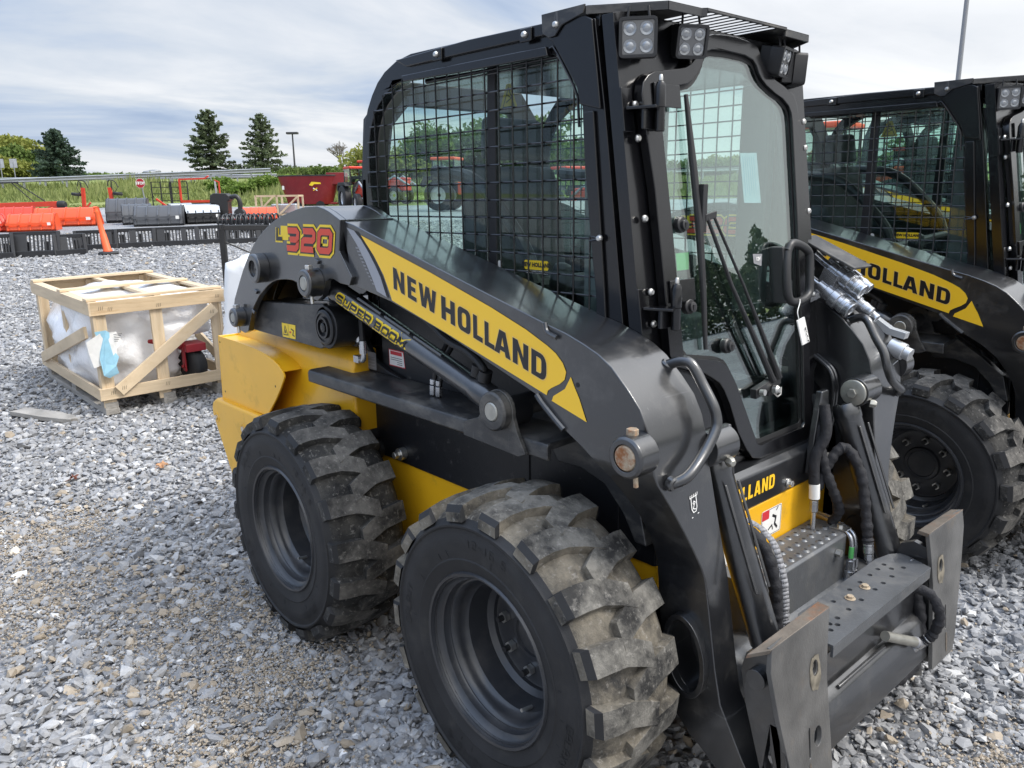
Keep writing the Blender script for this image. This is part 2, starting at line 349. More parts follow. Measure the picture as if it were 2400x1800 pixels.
def curve(pts, k=6):                    # Catmull-Rom through the points
    P = [Vector(p) for p in pts]; P = [2*P[0]-P[1]]+P+[2*P[-1]-P[-2]]; o = []
    for i in range(1, len(P)-2):
        for j in range(k):
            t = j/k; a, b, c, d = P[i-1:i+3]
            o.append(.5*((2*b)+(c-a)*t+(2*a-5*b+4*c-d)*t*t+(3*b-a-3*c+d)*t**3))
    return o+[P[-2]]
# ------------------------------------------------------------------ lettering
def rrect(x0, y0, x1, y1, r, n=4):
    return arc(x1-r, y0+r, r, -90, 0, n)+arc(x1-r, y1-r, r, 0, 90, n)+arc(x0+r, y1-r, r, 90, 180, n)+arc(x0+r, y0+r, r, 180, 270, n)
GLY = {   # bold block capitals on a unit square: outer outline, then holes
 'N': [[(0,0),(0,1),(.32,1),(.68,.42),(.68,1),(1,1),(1,0),(.68,0),(.32,.58),(.32,0)]],
 'E': [[(0,0),(0,1),(1,1),(1,.8),(.42,.8),(.42,.61),(.9,.61),(.9,.41),(.42,.41),(.42,.2),(1,.2),(1,0)]],
 'W': [[(.14,0),(0,1),(.22,1),(.28,.38),(.40,1),(.60,1),(.72,.38),(.78,1),(1,1),(.86,0),(.61,0),(.5,.52),(.39,0)]],
 'H': [[(0,0),(0,1),(.33,1),(.33,.61),(.67,.61),(.67,1),(1,1),(1,0),(.67,0),(.67,.39),(.33,.39),(.33,0)]],
 'O': [rrect(0,0,1,1,.26), rrect(.33,.2,.67,.8,.12)],
 'L': [[(0,0),(0,1),(.42,1),(.42,.21),(1,.21),(1,0)]],
 'A': [[(0,0),(.31,1),(.69,1),(1,0),(.69,0),(.64,.18),(.36,.18),(.31,0)], [(.41,.37),(.59,.37),(.5,.74)]],
 'D': [[(0,0),(0,1)]+arc(.64,.64,.36,90,0,5)+arc(.64,.36,.36,0,-90,5), [(.33,.2),(.33,.8)]+arc(.55,.68,.12,90,0,3)+arc(.55,.32,.12,0,-90,3)],
}
def stroke(pts, wd, closed=False):      # a mitred band along a polyline, as quads
    P = [Vector((p[0], p[1])) for p in pts]; n = len(P); Lf, Rt = [], []
    for i in range(n):
        a = P[i-1] if (i > 0 or closed) else None; b = P[(i+1) % n] if (i < n-1 or closed) else None
        d1 = (P[i]-a).normalized() if a is not None else None; d2 = (b-P[i]).normalized() if b is not None else None
        d1 = d1 or d2; d2 = d2 or d1; n1 = Vector((-d1.y, d1.x)); n2 = Vector((-d2.y, d2.x)); mm = (n1+n2)
        mm = n1 if mm.length < 1e-4 else mm/max(.35, mm.length_squared/2)
        Lf.append(P[i]+mm*wd/2); Rt.append(P[i]-mm*wd/2)
    k = n if closed else n-1
    return [[tuple(Lf[i]), tuple(Rt[i]), tuple(Rt[(i+1) % n]), tuple(Lf[(i+1) % n])] for i in range(k)]
STK = {   # squared stroke letters in a unit box: list of polylines (closed when last == first)
 'S': [[(1,.86),(.9,1),(.1,1),(0,.88),(0,.62),(.12,.5),(.88,.5),(1,.38),(1,.12),(.9,0),(.1,0),(0,.14)]],
 'U': [[(0,1),(0,.14),(.14,0),(.86,0),(1,.14),(1,1)]],
 'P': [[(0,0),(0,1),(.88,1),(1,.88),(1,.55),(.88,.42),(.16,.42)]],
 'E': [[(1,1),(0,1),(0,0),(1,0)],[(.16,.5),(.85,.5)]],
 'R': [[(0,0),(0,1),(.88,1),(1,.88),(1,.56),(.88,.44),(.16,.44)],[(.55,.36),(1,0)]],
 'B': [[(.5,.5),(.88,.5),(1,.38),(1,.1),(.9,0),(0,0),(0,1),(.85,1),(.95,.9),(.95,.62),(.86,.54)],[(.16,.5),(.42,.5)]],
 'O': [[(.12,0),(.88,0),(1,.12),(1,.88),(.88,1),(.12,1),(0,.88),(0,.12),(.12,0)]],
 'M': [[(0,0),(0,1),(.5,.35),(1,1),(1,0)]],
 '3': [[(0,.97),(.86,.97),(1,.85),(1,.63),(.9,.5),(.25,.5)],[(.97,.40),(1,.36),(1,.15),(.86,.03),(0,.03)]],
 '2': [[(0,.97),(.86,.97),(1,.85),(1,.60),(.88,.5),(.14,.5),(0,.40),(0,.03),(1,.03)]],
 '0': [[(.14,.03),(.86,.03),(1,.16),(1,.84),(.86,.97),(.14,.97),(0,.84),(0,.16),(.14,.03)]],
 'L': [[(0,1),(0,0),(1,0)]],
 '1': [[(.5,0),(.5,1)]], '6': [[(1,1),(0,1),(0,0),(1,0),(1,.5),(.12,.5)]], '5': [[(1,1),(0,1),(0,.55),(.9,.55),(1,.45),(1,.1),(.9,0),(0,0)]], '-': [[(.1,.5),(.9,.5)]], '.': [[(.4,.05),(.65,.05)]],
 'G': [[(1,.85),(.85,1),(.1,1),(0,.9),(0,.1),(.1,0),(1,0),(1,.5),(.55,.5)]], 'A': [[(0,0),(0,.8),(.2,1),(.8,1),(1,.8),(1,0)],[(.12,.45),(.88,.45)]], 'X': [[(0,0),(1,1)],[(0,1),(.42,.58)],[(.58,.42),(1,0)]], 'Y': [[(0,1),(.5,.5),(1,1)],[(.5,.42),(.5,0)]],
}
def skew(mb, ch, x, y, wd, ht, sw, fn, mi, sh=0.):
    for pl in STK[ch]:
        cl = pl[0] == pl[-1]; q = [(x+u*wd+sh*v*ht, y+v*ht) for u, v in (pl[:-1] if cl else pl)]
        mb.flat(stroke(q, sw, cl), fn, mi)
def text_obj(txt, size, mt, parent, o, ux, uy, name='lettering', bold=.0, align='CENTER', extrude=0.0):
    c = bpy.data.curves.new('tmp', 'FONT'); c.body = txt; c.size = size; c.align_x = align; c.align_y = 'CENTER'; c.offset = bold; c.resolution_u = 2; c.extrude = extrude
    t = bpy.data.objects.new('tmp', c); col.objects.link(t); dg = bpy.context.evaluated_depsgraph_get(); dg.update()
    me = bpy.data.meshes.new_from_object(t.evaluated_get(dg)); bpy.data.objects.remove(t); bpy.data.curves.remove(c)
    ux, uy = Vector(ux).normalized(), Vector(uy).normalized(); uz = ux.cross(uy); o = Vector(o)
    me.transform(Matrix(((ux.x, uy.x, uz.x, o.x), (ux.y, uy.y, uz.y, o.y), (ux.z, uy.z, uz.z, o.z), (0, 0, 0, 1))))
    me.materials.clear(); me.materials.append(M[mt]); ob = bpy.data.objects.new(name, me); col.objects.link(ob); ob.parent = parent; return ob
# ================================================================== skid steer loader (x forward, right side at -y, origin under the rear axle)
YO = .63                                # outer face of the loader arms
BOOM = [(.242,1.472),(.31,1.459),(.72,1.354),(1.167,1.240),(1.22,1.228),(1.276,1.21),(1.322,1.192),(1.362,1.168),(1.409,1.125),(1.444,1.087),(1.468,1.042),(1.481,.995),(1.487,.95),(1.298,.95),(1.273,.964),(1.207,.999),(1.148,1.030),(1.13,1.06),(.763,1.171),(.499,1.237),(.287,1.272)]
LEG = [(.95,.63,1.298,1.487),(.925,.622,1.325,1.4915),(.90,.607,1.346,1.496),(.85,.576,1.368,1.504),(.80,.548,1.387,1.5125),(.75,.522,1.395,1.521),(.70,.499,1.394,1.530),(.675,.491,1.395,1.534),(.65,.488,1.396,1.538)]  # z, outer y, rear x, front x
SHIN = [(1.396,.65),(1.538,.65),(1.555,.55),(1.572,.45),(1.590,.37),(1.654,.258),(1.69,.205),(1.73,.150),(1.67,.125),(1.590,.195),(1.504,.252),(1.436,.31),(1.424,.40),(1.411,.50)]
TOWER = [(-.64,1.10),(-.613,1.153),(-.562,1.212),(-.51,1.27),(-.451,1.326),(-.40,1.368),(-.34,1.405),(-.27,1.439),(-.202,1.465),(-.14,1.483),(-.079,1.495),(-.02,1.506),(.034,1.513),(.118,1.515),(.16,1.508),(.195,1.498),(.259,1.473),(.240,1.377),(.308,1.298),(.29,1.271),(.233,1.274),(.195,1.284),(.166,1.284),(.14,1.274),(.125,1.25),(.11,1.222),(.075,1.205),(.03,1.208),(-.005,1.228),(-.052,1.254),(-.096,1.262),(-.14,1.262),(-.18,1.259),(-.22,1.254),(-.256,1.245),(-.30,1.228),(-.341,1.205),(-.375,1.187),(-.403,1.165),(-.437,1.137),(-.464,1.105),(-.488,1.07),(-.506,1.035),(-.545,1.022),(-.60,1.03),(-.635,1.06)]
HX, HZ = 1.494, .462                    # oval opening low in the arm
def arm(root, s):
    Y = lambda y: s*y
    ell = lambda rx, rz, n: [(HX+rx*math.cos(t_)-.012*math.sin(t_)*rz/.1, HZ+rz*math.sin(t_)) for t_ in [2*math.pi*k/n for k in range(n)]]
    mb = MB(); mb.prism(BOOM, 'xz', Y(YO), Y(.43), cap=(1, 1))
    vs, fs = [], []
    for z, yo, xr, xf in LEG: yi = .43-(.95-z)/.3*.03; vs += [(xr, Y(yo), z), (xf, Y(yo), z), (xf, Y(yi), z), (xr, Y(yi), z)]
    for k in range(len(LEG)-1): fs += [(4*k+q, 4*k+(q+1) % 4, 4*k+4+(q+1) % 4, 4*k+4+q) for q in range(4)]
    mb.add(vs, fs); mb.prism(SHIN, 'xz', Y(.488), Y(.40), [ell(.047, .090, 28)])
    mb.weld(lambda q: all(abs(p[2]-.95) < 1e-4 for p in q) or all(abs(p[2]-.65) < 1e-4 for p in q))
    pg = MB(); pg.prism(ell(.0465, .0895, 24), 'xz', Y(.412), Y(.401))
    a = mb.build('loader_arm', ['charcoal_paint'], root, .007, 3); pg.build('opening_plug', ['charcoal_paint'], a)
    t = MB(); t.prism(TOWER, 'xz', Y(.645), Y(.622)); t.prism(TOWER, 'xz', Y(.475), Y(.447))
    n = 16; top = TOWER[0:n+1]; inn = [(x-(.012 if x < -.3 else 0), z-.012) for x, z in top]
    t.prism(top+inn[::-1], 'xz', Y(.6215), Y(.4755)); t.build('tower_plate', ['charcoal_paint'], a, .005, 2)
    # rim of the oval opening
    rg = MB(); rg.prism(ell(.060, .104, 36), 'xz', Y(.508), Y(.486), [ell(.0465, .0895, 36)]); rg.build('opening_rim', ['charcoal_paint'], a, .006, 3)
    for nm, x, z, ro, ri, y0, y1, fm in (('pin_boss', -.545, 1.088, .038, .021, .645, .69, 'pin_steel'), ('pin_boss', -.318, 1.293, .054, .03, .645, .69, 'engine_black'), ('pin_boss', .088, 1.268, .047, .026, .645, .70, 'pin_steel'), ('pin_boss', 1.455, .994, .047, .030, .63, .692, 'pin_face')):
        b = MB(); b.lathe([(ro, 0), (ro, y1-y0-.006), (ro-.006, y1-y0), (ri, y1-y0), (ri, y1-y0-.012)], (x, Y(y0), z), (0, s, 0), 32)
        b.lathe([(ri-.001, 0), (ri-.001, .010), (ri-.004, .014)], (x, Y(y1-.014 if fm != 'engine_black' else y1-.035), z), (0, s, 0), 28, 1)
        if fm != 'engine_black':
            b.cyl((x-.004, Y((y0+y1)/2), z+ro-.004), (x-.004, Y((y0+y1)/2), z+ro+.012), .014, 6, 2); b.cyl((x+.01, Y((y0+y1)/2+.004), z-ro+.004), (x+.012, Y((y0+y1)/2+.004), z-ro-.022), .006, 8, 2)
        else: b.cyl((x+.006, Y(y1-.04), z-.004), (x+.006, Y(y1-.012), z-.004), .010, 6, 2)
        b.build(nm, ['charcoal_paint', fm, 'zinc' if x < 1 else 'pin_face'], a, .002, 2)
    # weld beads, bolt holes, small studs
    wb = MB(); wb.tube(curve([(1.158, Y(.634), 1.245), (1.168, Y(.636), 1.225), (1.20, Y(.636), 1.215)], 4), .006, 8)
    wb.tube(curve([(1.128, Y(.633), 1.064), (1.15, Y(.634), 1.045), (1.19, Y(.634), 1.016), (1.22, Y(.633), .995)], 4), .0075, 8)
    wb.tube(curve([(.232, Y(.64), 1.37), (.25, Y(.64), 1.355), (.300, Y(.64), 1.30)], 4), .005, 8); wb.build('weld_bead', ['charcoal_paint'], a)
    bh = MB()
    for x, z in ((1.076, 1.221), (1.262, 1.111)): bh.cyl((x, Y(.628), z), (x, Y(.6308), z), .006, 14)
    bh.build('bolt_hole', ['matte_black'], a)
    sd_ = MB()
    for x, z in ((.10, 1.338), (-.395, 1.20), (-.43, 1.12)): sd_.obox((x, Y(.648), z), (.012, 0, -.004), (0, .006, 0), (.003, 0, .006))
    sd_.build('stud', ['charcoal_paint'], a, .003)
    # grab handle on the curved front of the arm
    h = MB(); path = curve([(1.380, Y(0.452), 1.148), (1.418, Y(0.450), 1.163), (1.444, Y(0.445), 1.157), (1.472, Y(0.440), 1.114), (1.501, Y(0.440), 1.072), (1.512, Y(0.440), 1.042), (1.516, Y(0.450), 1.016), (1.517, Y(0.490), 0.974), (1.521, Y(0.550), 0.938), (1.507, Y(0.575), 0.924), (1.498, Y(0.585), 0.923)], 5)
    h.tube(path, .0125, 14); h.lathe([(.017, -.004), (.017, .006), (.0135, .01)], path[0], (.5, 0, .86), 14); h.lathe([(.017, -.004), (.017, .008), (.0135, .012)], path[-1], (.9, 0, -.2), 14); h.build('grab_handle', ['charcoal_paint'], a)
    # decals lie 1.5 mm proud of the face
    f = lambda off: (lambda u, v: (u, Y(YO+off), v))
    d = MB(); d.flat([[(.354,1.428),(.702,1.337),(.961,1.263),(1.09,1.221),(1.163,1.191),(1.192,1.176),(1.215,1.156),(1.226,1.136),(1.221,1.117),(1.205,1.104),(1.178,1.090),(1.165,1.081),(1.161,1.069),(.763,1.176),(.508,1.242),(.498,1.264),(.47,1.314),(.424,1.367)]], f(.0015))
    d.flat([[(1.241,1.127),(1.254,1.103),(1.268,1.08),(1.292,1.028),(1.178,1.058),(1.184,1.071),(1.20,1.081),(1.222,1.095)]], f(.0015)); d.build('boom_decal', ['decal_yellow'], a, smooth=False)
    d = MB(); d.flat([[(.272,1.450),(.316,1.441),(.355,1.414),(.393,1.378),(.425,1.342),(.452,1.307),(.481,1.249),(.428,1.263),(.405,1.30),(.37,1.35),(.327,1.40)]], f(.0015))
    d.flat([[(.322,1.441),(.338,1.437),(.40,1.382),(.437,1.342),(.465,1.303),(.492,1.248),(.486,1.2485),(.458,1.305),(.43,1.343),(.398,1.379),(.36,1.413)]], f(.0017), 1); d.build('stripe_decal', ['decal_silver', 'decal_black'], a, smooth=False)
    d = MB()
    for k in range(11):
        q = k/10; xa, za = .318+.072*q+.012*q*q, 1.392-.105*q; d.flat([[(xa, za), (xa+.022-.012*q, za-.004+.003), (xa+.026-.012*q, za-.005), (xa+.004, za-.006)]], f(.0016))
    d.build('stripe_decal', ['label_grey'], a, smooth=False)
    if s < 0:
        bx, bz, ux, uz = .522, 1.2785, .9633, -.2684
        def place(off): return lambda u, v: (bx+u*ux+v*.014, Y(YO+off), bz+u*uz+v*.992)
        d = MB(); g = MB(); hgt_ = .0635
        for ch, u0, wd in (('N',0,.058),('E',.074,.044),('W',.131,.084),('H',.238,.062),('O',.312,.056),('L',.379,.040),('L',.427,.040),('A',.467,.064),('N',.539,.059),('D',.609,.054)):
            loops = [[(u0+u*wd, v*hgt_) for u, v in lp] for lp in GLY[ch]]; d.flat([loops], place(.0026), 0)
            for lp in loops: g.flat(stroke(lp, .0042, True), place(.0021))
        d.build('lettering', ['decal_black'], a, smooth=False); g.build('lettering_outline', ['decal_gold'], a, smooth=False)
        # model badge on the tower plate
        def pt(off): return lambda u, v: (u, Y(.645+off), v)
        d = MB(); z0, z1 = 1.372, 1.436
        for off, sw, mi in ((.0012, .046, 0), (.0022, .0295, 1), (.0030, .0205, 2)):
            for ch, x in (('3', -.112), ('2', .001), ('0', .112)): skew(d, ch, x, z0, .076, z1-z0, sw, pt(off+.0002*'320'.index(ch)), mi, .25)
            if mi == 0: skew(d, 'L', -.184, 1.404, .040, .037, .026, pt(.0010), 0, .2); d.flat([[(-.158,1.400),(-.10,1.400),(-.09,1.449),(-.150,1.449)]], pt(.0008), 0)
            if mi == 1: skew(d, 'L', -.184, 1.404, .040, .037, .014, pt(off), 1, .2)
        d.build('model_badge', ['label_yellow', 'decal_black', 'decal_red'], a, smooth=False)
        # white pictogram on the leg, drawn on the front face
        p0 = Vector((1.5035, -.505, .852)); d = MB()
        def pf(u, v): return p0+Vector((.003, 0, 0))+Vector((0, .78, .10))*u+Vector((-.168, 0, .986))*v*.62
        for pl, cl in ((([(-.018,.03),(.018,.03)]), 0), ([(-.012,.03),(-.012,-.012),(-.006,-.026),(.006,-.026),(.012,-.012),(.012,.03)], 0), ([(-.005,.008),(0,.014),(.006,.008),(0,.001)], 1), ([(0,0),(-.006,-.012),(.006,-.018)], 0), ([(-.016,-.042),(-.010,-.042)], 0), ([(.012,-.038),(.019,-.038)], 0)): d.flat(stroke(pl, .0028, bool(cl)), pf)
        for k in range(5): d.flat(stroke([(-.017+k*.0085, .031), (-.014+k*.0085, .040)], .0024), pf)
        d.build('pictogram', ['decal_white'], a, smooth=False)
    return a
def lift_cylinder(root, s):
    yc = s*.582; p0, p1 = Vector((.070, yc, 1.243)), Vector((.985, yc, .976)); d = (p1-p0).normalized(); up = d.cross(Vector((0, 1, 0)));  up = -up if up.z < 0 else up
    mb = MB(); q = lambda t: p0+d*t; Lc = (p1-p0).length
    mb.lathe([(.030, -.01), (.034, .0), (.0365, .02), (.0365, .05), (.0345, .055), (.0345, Lc-.16), (.037, Lc-.155), (.037, Lc-.10), (.030, Lc-.085), (.026, Lc-.05)], p0, d, 32)
    mb.cyl(p1+Vector((0, -.036, .012)), p1+Vector((0, .036, .012)), .040, 28); mb.cyl(p0+Vector((.01, -.036, .015)), p0+Vector((.01, .036, .015)), .036, 24)
    for t, a in ((.18, .8), (.34, .8), (.5, .8)): mb.tube([q(t)+up*.032+Vector((0, -s*.012*-1, 0)), q(t+.14)+up*.032+Vector((0, s*.012, 0))], .005, 8)
    c = mb.build('lift_cylinder', ['charcoal_paint'], root, .002)
    h = MB(); base = q(.80)+up*.036; h.tube(curve([base, base+up*.03+d*.01, base+up*.05-d*.06, base+up*.045-d*.16, base+up*.07-d*.3, base+up*.06-d*.5], 6), .012, 10); h.cyl(base-d*.015, base+up*.032-d*.015, .017, 12); h.cyl(base+d*.02+up*.0, base+d*.02+up*.03, .019, 14)
    h.build('hydraulic_hose', ['hose_rubber'], c)
    if s < 0:
        lab = MB(); r = .0345
        def on(off):
            def fn(u, v):
                a = v/r+.10; rr = r+off; return q(u)+up*(rr*math.sin(a))+Vector((0, s*rr*math.cos(a), 0))
            return fn
        for off, sw, mi in ((.0015, .0200, 1), (.0032, .0066, 0)):
            x = .090
            for ch in 'SUPER BOOM':
                if ch == ' ': x += .016; continue
                wd = .0315 if ch != 'M' else .035; skew(lab, ch, x, -.0105, wd, .0205, sw, on(off+.00012*(int(x*1000) % 3)), mi, .3); x += wd+.0115
        o = lab.build('lettering', ['decal_black', 'label_yellow'], c, smooth=False)
    return c
def rear_link(root, s):
    mb = MB(); P = [(-.60,1.03),(-.62,1.09),(-.58,1.135),(-.493,1.153),(-.067,1.176),(.035,1.188),(.085,1.15),(.11,1.11),(.085,1.065),(.0,1.024)]
    mb.prism(P, 'xz', s*.605, s*.585); mb.prism(P, 'xz', s*.485, s*.465); mb.prism([(-.55,1.142),(-.067,1.174),(.0,1.176),(.0,1.160),(-.067,1.158),(-.55,1.126)], 'xz', s*.584, s*.486); mb.prism([(-.55,1.05),(-.02,1.045),(-.02,1.033),(-.55,1.038)], 'xz', s*.584, s*.486)
    a = mb.build('rear_link', ['rail_paint'], root, .005, 2)
    b = MB(); b.lathe([(.062, 0), (.062, .006), (.056, .010), (.05, .010), (.05, .006), (.038, .006), (.038, .014), (.03, .014), (.03, .004), (.016, .004), (.016, .012), (.010, .014)], (.045, s*.605, 1.106), (0, s, 0), 36); b.build('pivot_cap', ['engine_black'], a)
    if s < 0:
        l = MB(); fn = lambda u, v: (u, s*.6065, v); l.flat([[(-.288,1.034),(-.185,1.036),(-.178,1.089),(-.288,1.087)]], fn, 0)
        fn2 = lambda u, v: (u, s*.6072, v); l.flat(stroke([(-.278,1.043),(-.262,1.078),(-.243,1.045)], .0035, True), fn2, 1); l.flat([[(-.266,1.05),(-.256,1.05),(-.258,1.064),(-.265,1.06)]], fn2, 1); l.flat(stroke([(-.215,1.072),(-.195,1.066),(-.204,1.05),(-.19,1.046)], .005), fn2, 1); l.flat(stroke([(-.229,1.058),(-.216,1.058)], .007), fn2, 2); l.flat(stroke([(-.2355,1.035),(-.2355,1.088)], .0016), fn2, 1)
        l.build('warning_label', ['label_yellow', 'decal_black', 'label_red'], a, smooth=False)
    return a
def tyre_mesh(name, tread, parent, fine=True):
    mb = MB(); yo, yi = -.815, -.515
    prof = [(.214,-.795),(.226,-.806),(.245,-.812),(.262,-.8175),(.266,-.8155),(.30,-.820),(.325,-.8205),(.330,-.8185),(.343,-.818),(.348,-.822),(.353,-.822),(.357,-.815),(.369,-.806),(.381,-.788),(.389,-.76),(.393,-.72),(.394,-.676)]
    prof = prof+[(r, 2*-.676-h) for r, h in reversed(prof[:-1])]
    mis = [0]*12+[2]*(len(prof)-1-24)+[0]*12
    mb.lathe(prof, (0, 0, 0), (0, 1, 0), 72, 0, mis, open_=True)
    K = 18; hw = .140; random.seed(3)
    for side in (-1, 1):
        for k in range(K):
            ph = 2*math.pi*(k+(.5 if side > 0 else 0))/K+random.uniform(-.012, .012); st = []
            for v, dp, rt_, rb, wt, wb_ in ((-1.03,.015,.387,.362,.060,.064),(-.95,.015,.403,.366,.065,.070),(-.70,.012,.411,.376,.065,.070),(-.35,.0,.415,.386,.065,.070),(-.05,-.04,.416,.388,.064,.069),(.30,-.10,.415,.388,.061,.066)):
                y = -.676+(v*hw if side < 0 else -v*hw)
                jt = random.uniform(-.002, .002); a0 = ph+dp
                def P(rr, da): 
                    a = a0+da/rr; return (rr*math.cos(a), y, rr*math.sin(a))
                st.append((P(rb, -wb_/2), P(rt_+jt, -wt/2), P(rt_+jt, wt/2), P(rb, wb_/2)))
            vs = [p for q in st for p in q]; fs = []
            for i in range(len(st)-1):
                for j in range(3): fs.append((i*4+j, i*4+j+1, (i+1)*4+j+1, (i+1)*4+j))
            fs += [(3, 2, 1, 0), tuple(len(vs)-4+j for j in range(4))]; o0 = len(mb.m); mb.add(vs, fs, 2)
            for q in range(len(fs)-2):
                if q % 3 == 1: mb.m[o0+q] = 1
                if q < 3: mb.m[o0+q] = 0
    # moulded side wall: fine radial ticks and raised characters
    for k in range(48):
        a = 2*math.pi*k/48+random.uniform(-.03, .03); r0 = .268+random.uniform(0, .03); r1 = r0+random.uniform(.010, .02)
        mb.tube([(r0*math.cos(a), -.8175, r0*math.sin(a)), (r1*math.cos(a), -.819, r1*math.sin(a))], .0009, 4)
    for a, word in ((2.0, '12-16.5'), (.25, 'GALAXY'), (5.0, '12-16.5'), (3.5, 'GALAXY')):
        for i, ch in enumerate(word):
            b = a-i*.070
            def fn(u, v, b=b): rr = .300+v; aa = b-u/.305; return (rr*math.cos(aa), -.8222, rr*math.sin(aa))
            skew(mb, ch, 0, 0, .013, .021, .0032, fn, 0)
    o = mb.build(name, ['rubber', tread, tread.replace('tread', 'groove')], parent, .0045, 2, True, 24); return o
def wheel(root, x, side, tread, proto=None):
    n = 44; mb = MB()
    mb.lathe([(.214,.0),(.226,.002),(.229,-.004),(.2255,-.010),(.219,-.008),(.2165,.004),(.211,.016),(.201,.022),(.199,.034),(.1965,.04),(.192,.040),(.186,.046),(.183,.062),(.180,.078),(.172,.086),(.168,.12),(.164,.145),(.150,.158),(.148,.168),(.139,.171),(.075,.170),(.070,.160),(.058,.158),(.055,.164),(.0,.165)], (0, -.803, 0), (0, 1, 0), 48, open_=True)
    mb.lathe([(.212, .25), (.218, .285), (.190, .285), (.19, .18)], (0, -.803, 0), (0, 1, 0), 40, open_=True)
    w_ = mb.build('wheel', ['rim_black'], root)
    nu = MB()
    for k in range(8):
        a = 2*math.pi*k/8+.2; c = (.108*math.cos(a), -.634, .108*math.sin(a)); nu.cyl(c, (c[0], -.650, c[2]), .0155, 6, 0); nu.cyl(c, (c[0], -.668, c[2]), .0085, 10, 1)
    nu.cyl((.165*math.cos(-.9), -.70, .165*math.sin(-.9)), (.160*math.cos(-.9), -.735, .160*math.sin(-.9)), .005, 8, 0)
    nu.build('wheel_nuts', ['zinc', 'matte_black'], w_)
    tyre_mesh('tyre', tread, w_)
    return w_
def place_wheel(wh, x, side, spin):
    # right wheels keep the mesh, left wheels are turned half round the vertical axis
    wh.location = (x, 0, .405); wh.rotation_euler = (0, spin, 0) if side < 0 else (0, spin, math.pi)
def quick_plate(root, s):
    # attach plate, tilted slightly; bent lip along its top edge
    mb = MB(); y0, y1 = s*.575, s*.295
    def fn(u, v, t): return (1.738+(.6-v)*.114+t, u, v)
    P = [(s*.54,.606),(s*.549,.556),(s*.525,.44),(s*.47,.235),(s*.452,.20),(s*.298,.20),(s*.300,.243),(s*.311,.45),(s*.302,.53),(s*.288,.606)]
    slot = rrect(min(s*.397, s*.403), .285, max(s*.397, s*.403), .36, .0028, 2)
    hl = [(s*.362+.017*math.cos(a), .322+.025*math.sin(a)) for a in [2*math.pi*k/16 for k in range(16)]]
    h2 = [(s*.366+.010*math.cos(a), .492+.017*math.sin(a)) for a in [2*math.pi*k/14 for k in range(14)]]
    mb.prism(P, None, 0, -.012, [hl, h2, slot], 0, fn)
    mb.cyl(Vector(fn(s*.366, .492, -.011)), Vector(fn(s*.366, .492, -.005)), .007, 10)
    lip = [(1.7375, s*.545, .607), (1.7375, s*.288, .608), (1.708, s*.288, .610), (1.696, s*.568, .588)]
    low = [(p[0]-.004, p[1], p[2]-.012) for p in lip]
    mb.add(lip+low, [(0, 1, 2, 3), (7, 6, 5, 4), (0, 4, 5, 1), (1, 5, 6, 2), (2, 6, 7, 3), (3, 7, 4, 0)], 1)
    p = mb.build('attach_plate', ['steel_worn', 'rust'], root, .003, 2)
    st_ = MB(); cz = (s*.366, .480); fp_ = lambda off: (lambda u, v: fn(u, v, off)); rr_ = random.Random(4)
    blob = lambda cx, cy, rx, ry, n=20: [(cx+rx*math.cos(t_)*(1+.25*rr_.random()), cy+ry*math.sin(t_)*(1+.25*rr_.random())) for t_ in [2*math.pi*k/n for k in range(n)]]
    st_.flat([[blob(cz[0], cz[1], .022, .040), [(s*.366+.0125*math.cos(t_), .492+.0195*math.sin(t_)) for t_ in [2*math.pi*k/14 for k in range(14)]]]], fp_(.0012))
    st_.flat([blob(s*.401, .245, .005, .030, 12)], fp_(.0012), 1)
    st_.build('rust_stain', ['stain_tan', 'rust'], p, smooth=False)
    # hollow housing behind the plate
    h = MB(); H = [(1.728,.552),(1.69,.562),(1.655,.545),(1.645,.50),(1.66,.42),(1.71,.26),(1.735,.205),(1.768,.21),(1.742,.44)]; win = [(1.722,.40),(1.748,.40),(1.766,.33),(1.768,.27),(1.742,.285),(1.728,.33)]
    h.prism(H, 'xz', s*.500, s*.480, [win]); h.prism(H, 'xz', s*.335, s*.315); h.box(1.70, 1.765, min(s*.479, s*.336), max(s*.479, s*.336), .205, .222)
    h.cyl((1.69, s*.518, .50), (1.69, s*.47, .50), .024, 20); h.build('plate_housing', ['charcoal_paint'], p, .004)
    l = MB(); l.cyl((1.70, s*.39, .20), (1.715, s*.385, .115), .015, 12); l.build('locking_pin', ['steel_worn'], p)
    return p
def cabx(z): return 1.192+.14*(1.85-z)  # slanted front of the cab
DOUT = [(-.02,1.94),(-.075,1.935),(-.119,1.923),(-.138,1.905),(-.143,1.891),(-.155,1.872),(-.18,1.853),(-.205,1.842),(-.234,1.836),(-.308,1.825),(-.335,1.82),(-.356,1.811),(-.377,1.793),(-.386,1.764),(-.384,1.72),(-.366,1.55),(-.36,1.336),(-.36,1.149),(-.34,1.118),(-.271,1.097),(-.22,1.082),(-.187,1.064),(-.160,1.048),(-.141,1.025),(-.120,.985),(-.091,.903),(-.055,.845),(-.025,.814),(.014,.803),(.270,.801),(.300,.815),(.315,.85),(.323,1.124),(.345,1.2),(.353,1.3),(.353,1.42),(.346,1.512),(.341,1.713),(.338,1.76),(.334,1.784),(.32,1.813),(.262,1.835),(.222,1.846),(.19,1.859),(.168,1.875),(.154,1.893),(.148,1.91),(.135,1.928),(.085,1.937),(.03,1.941)]
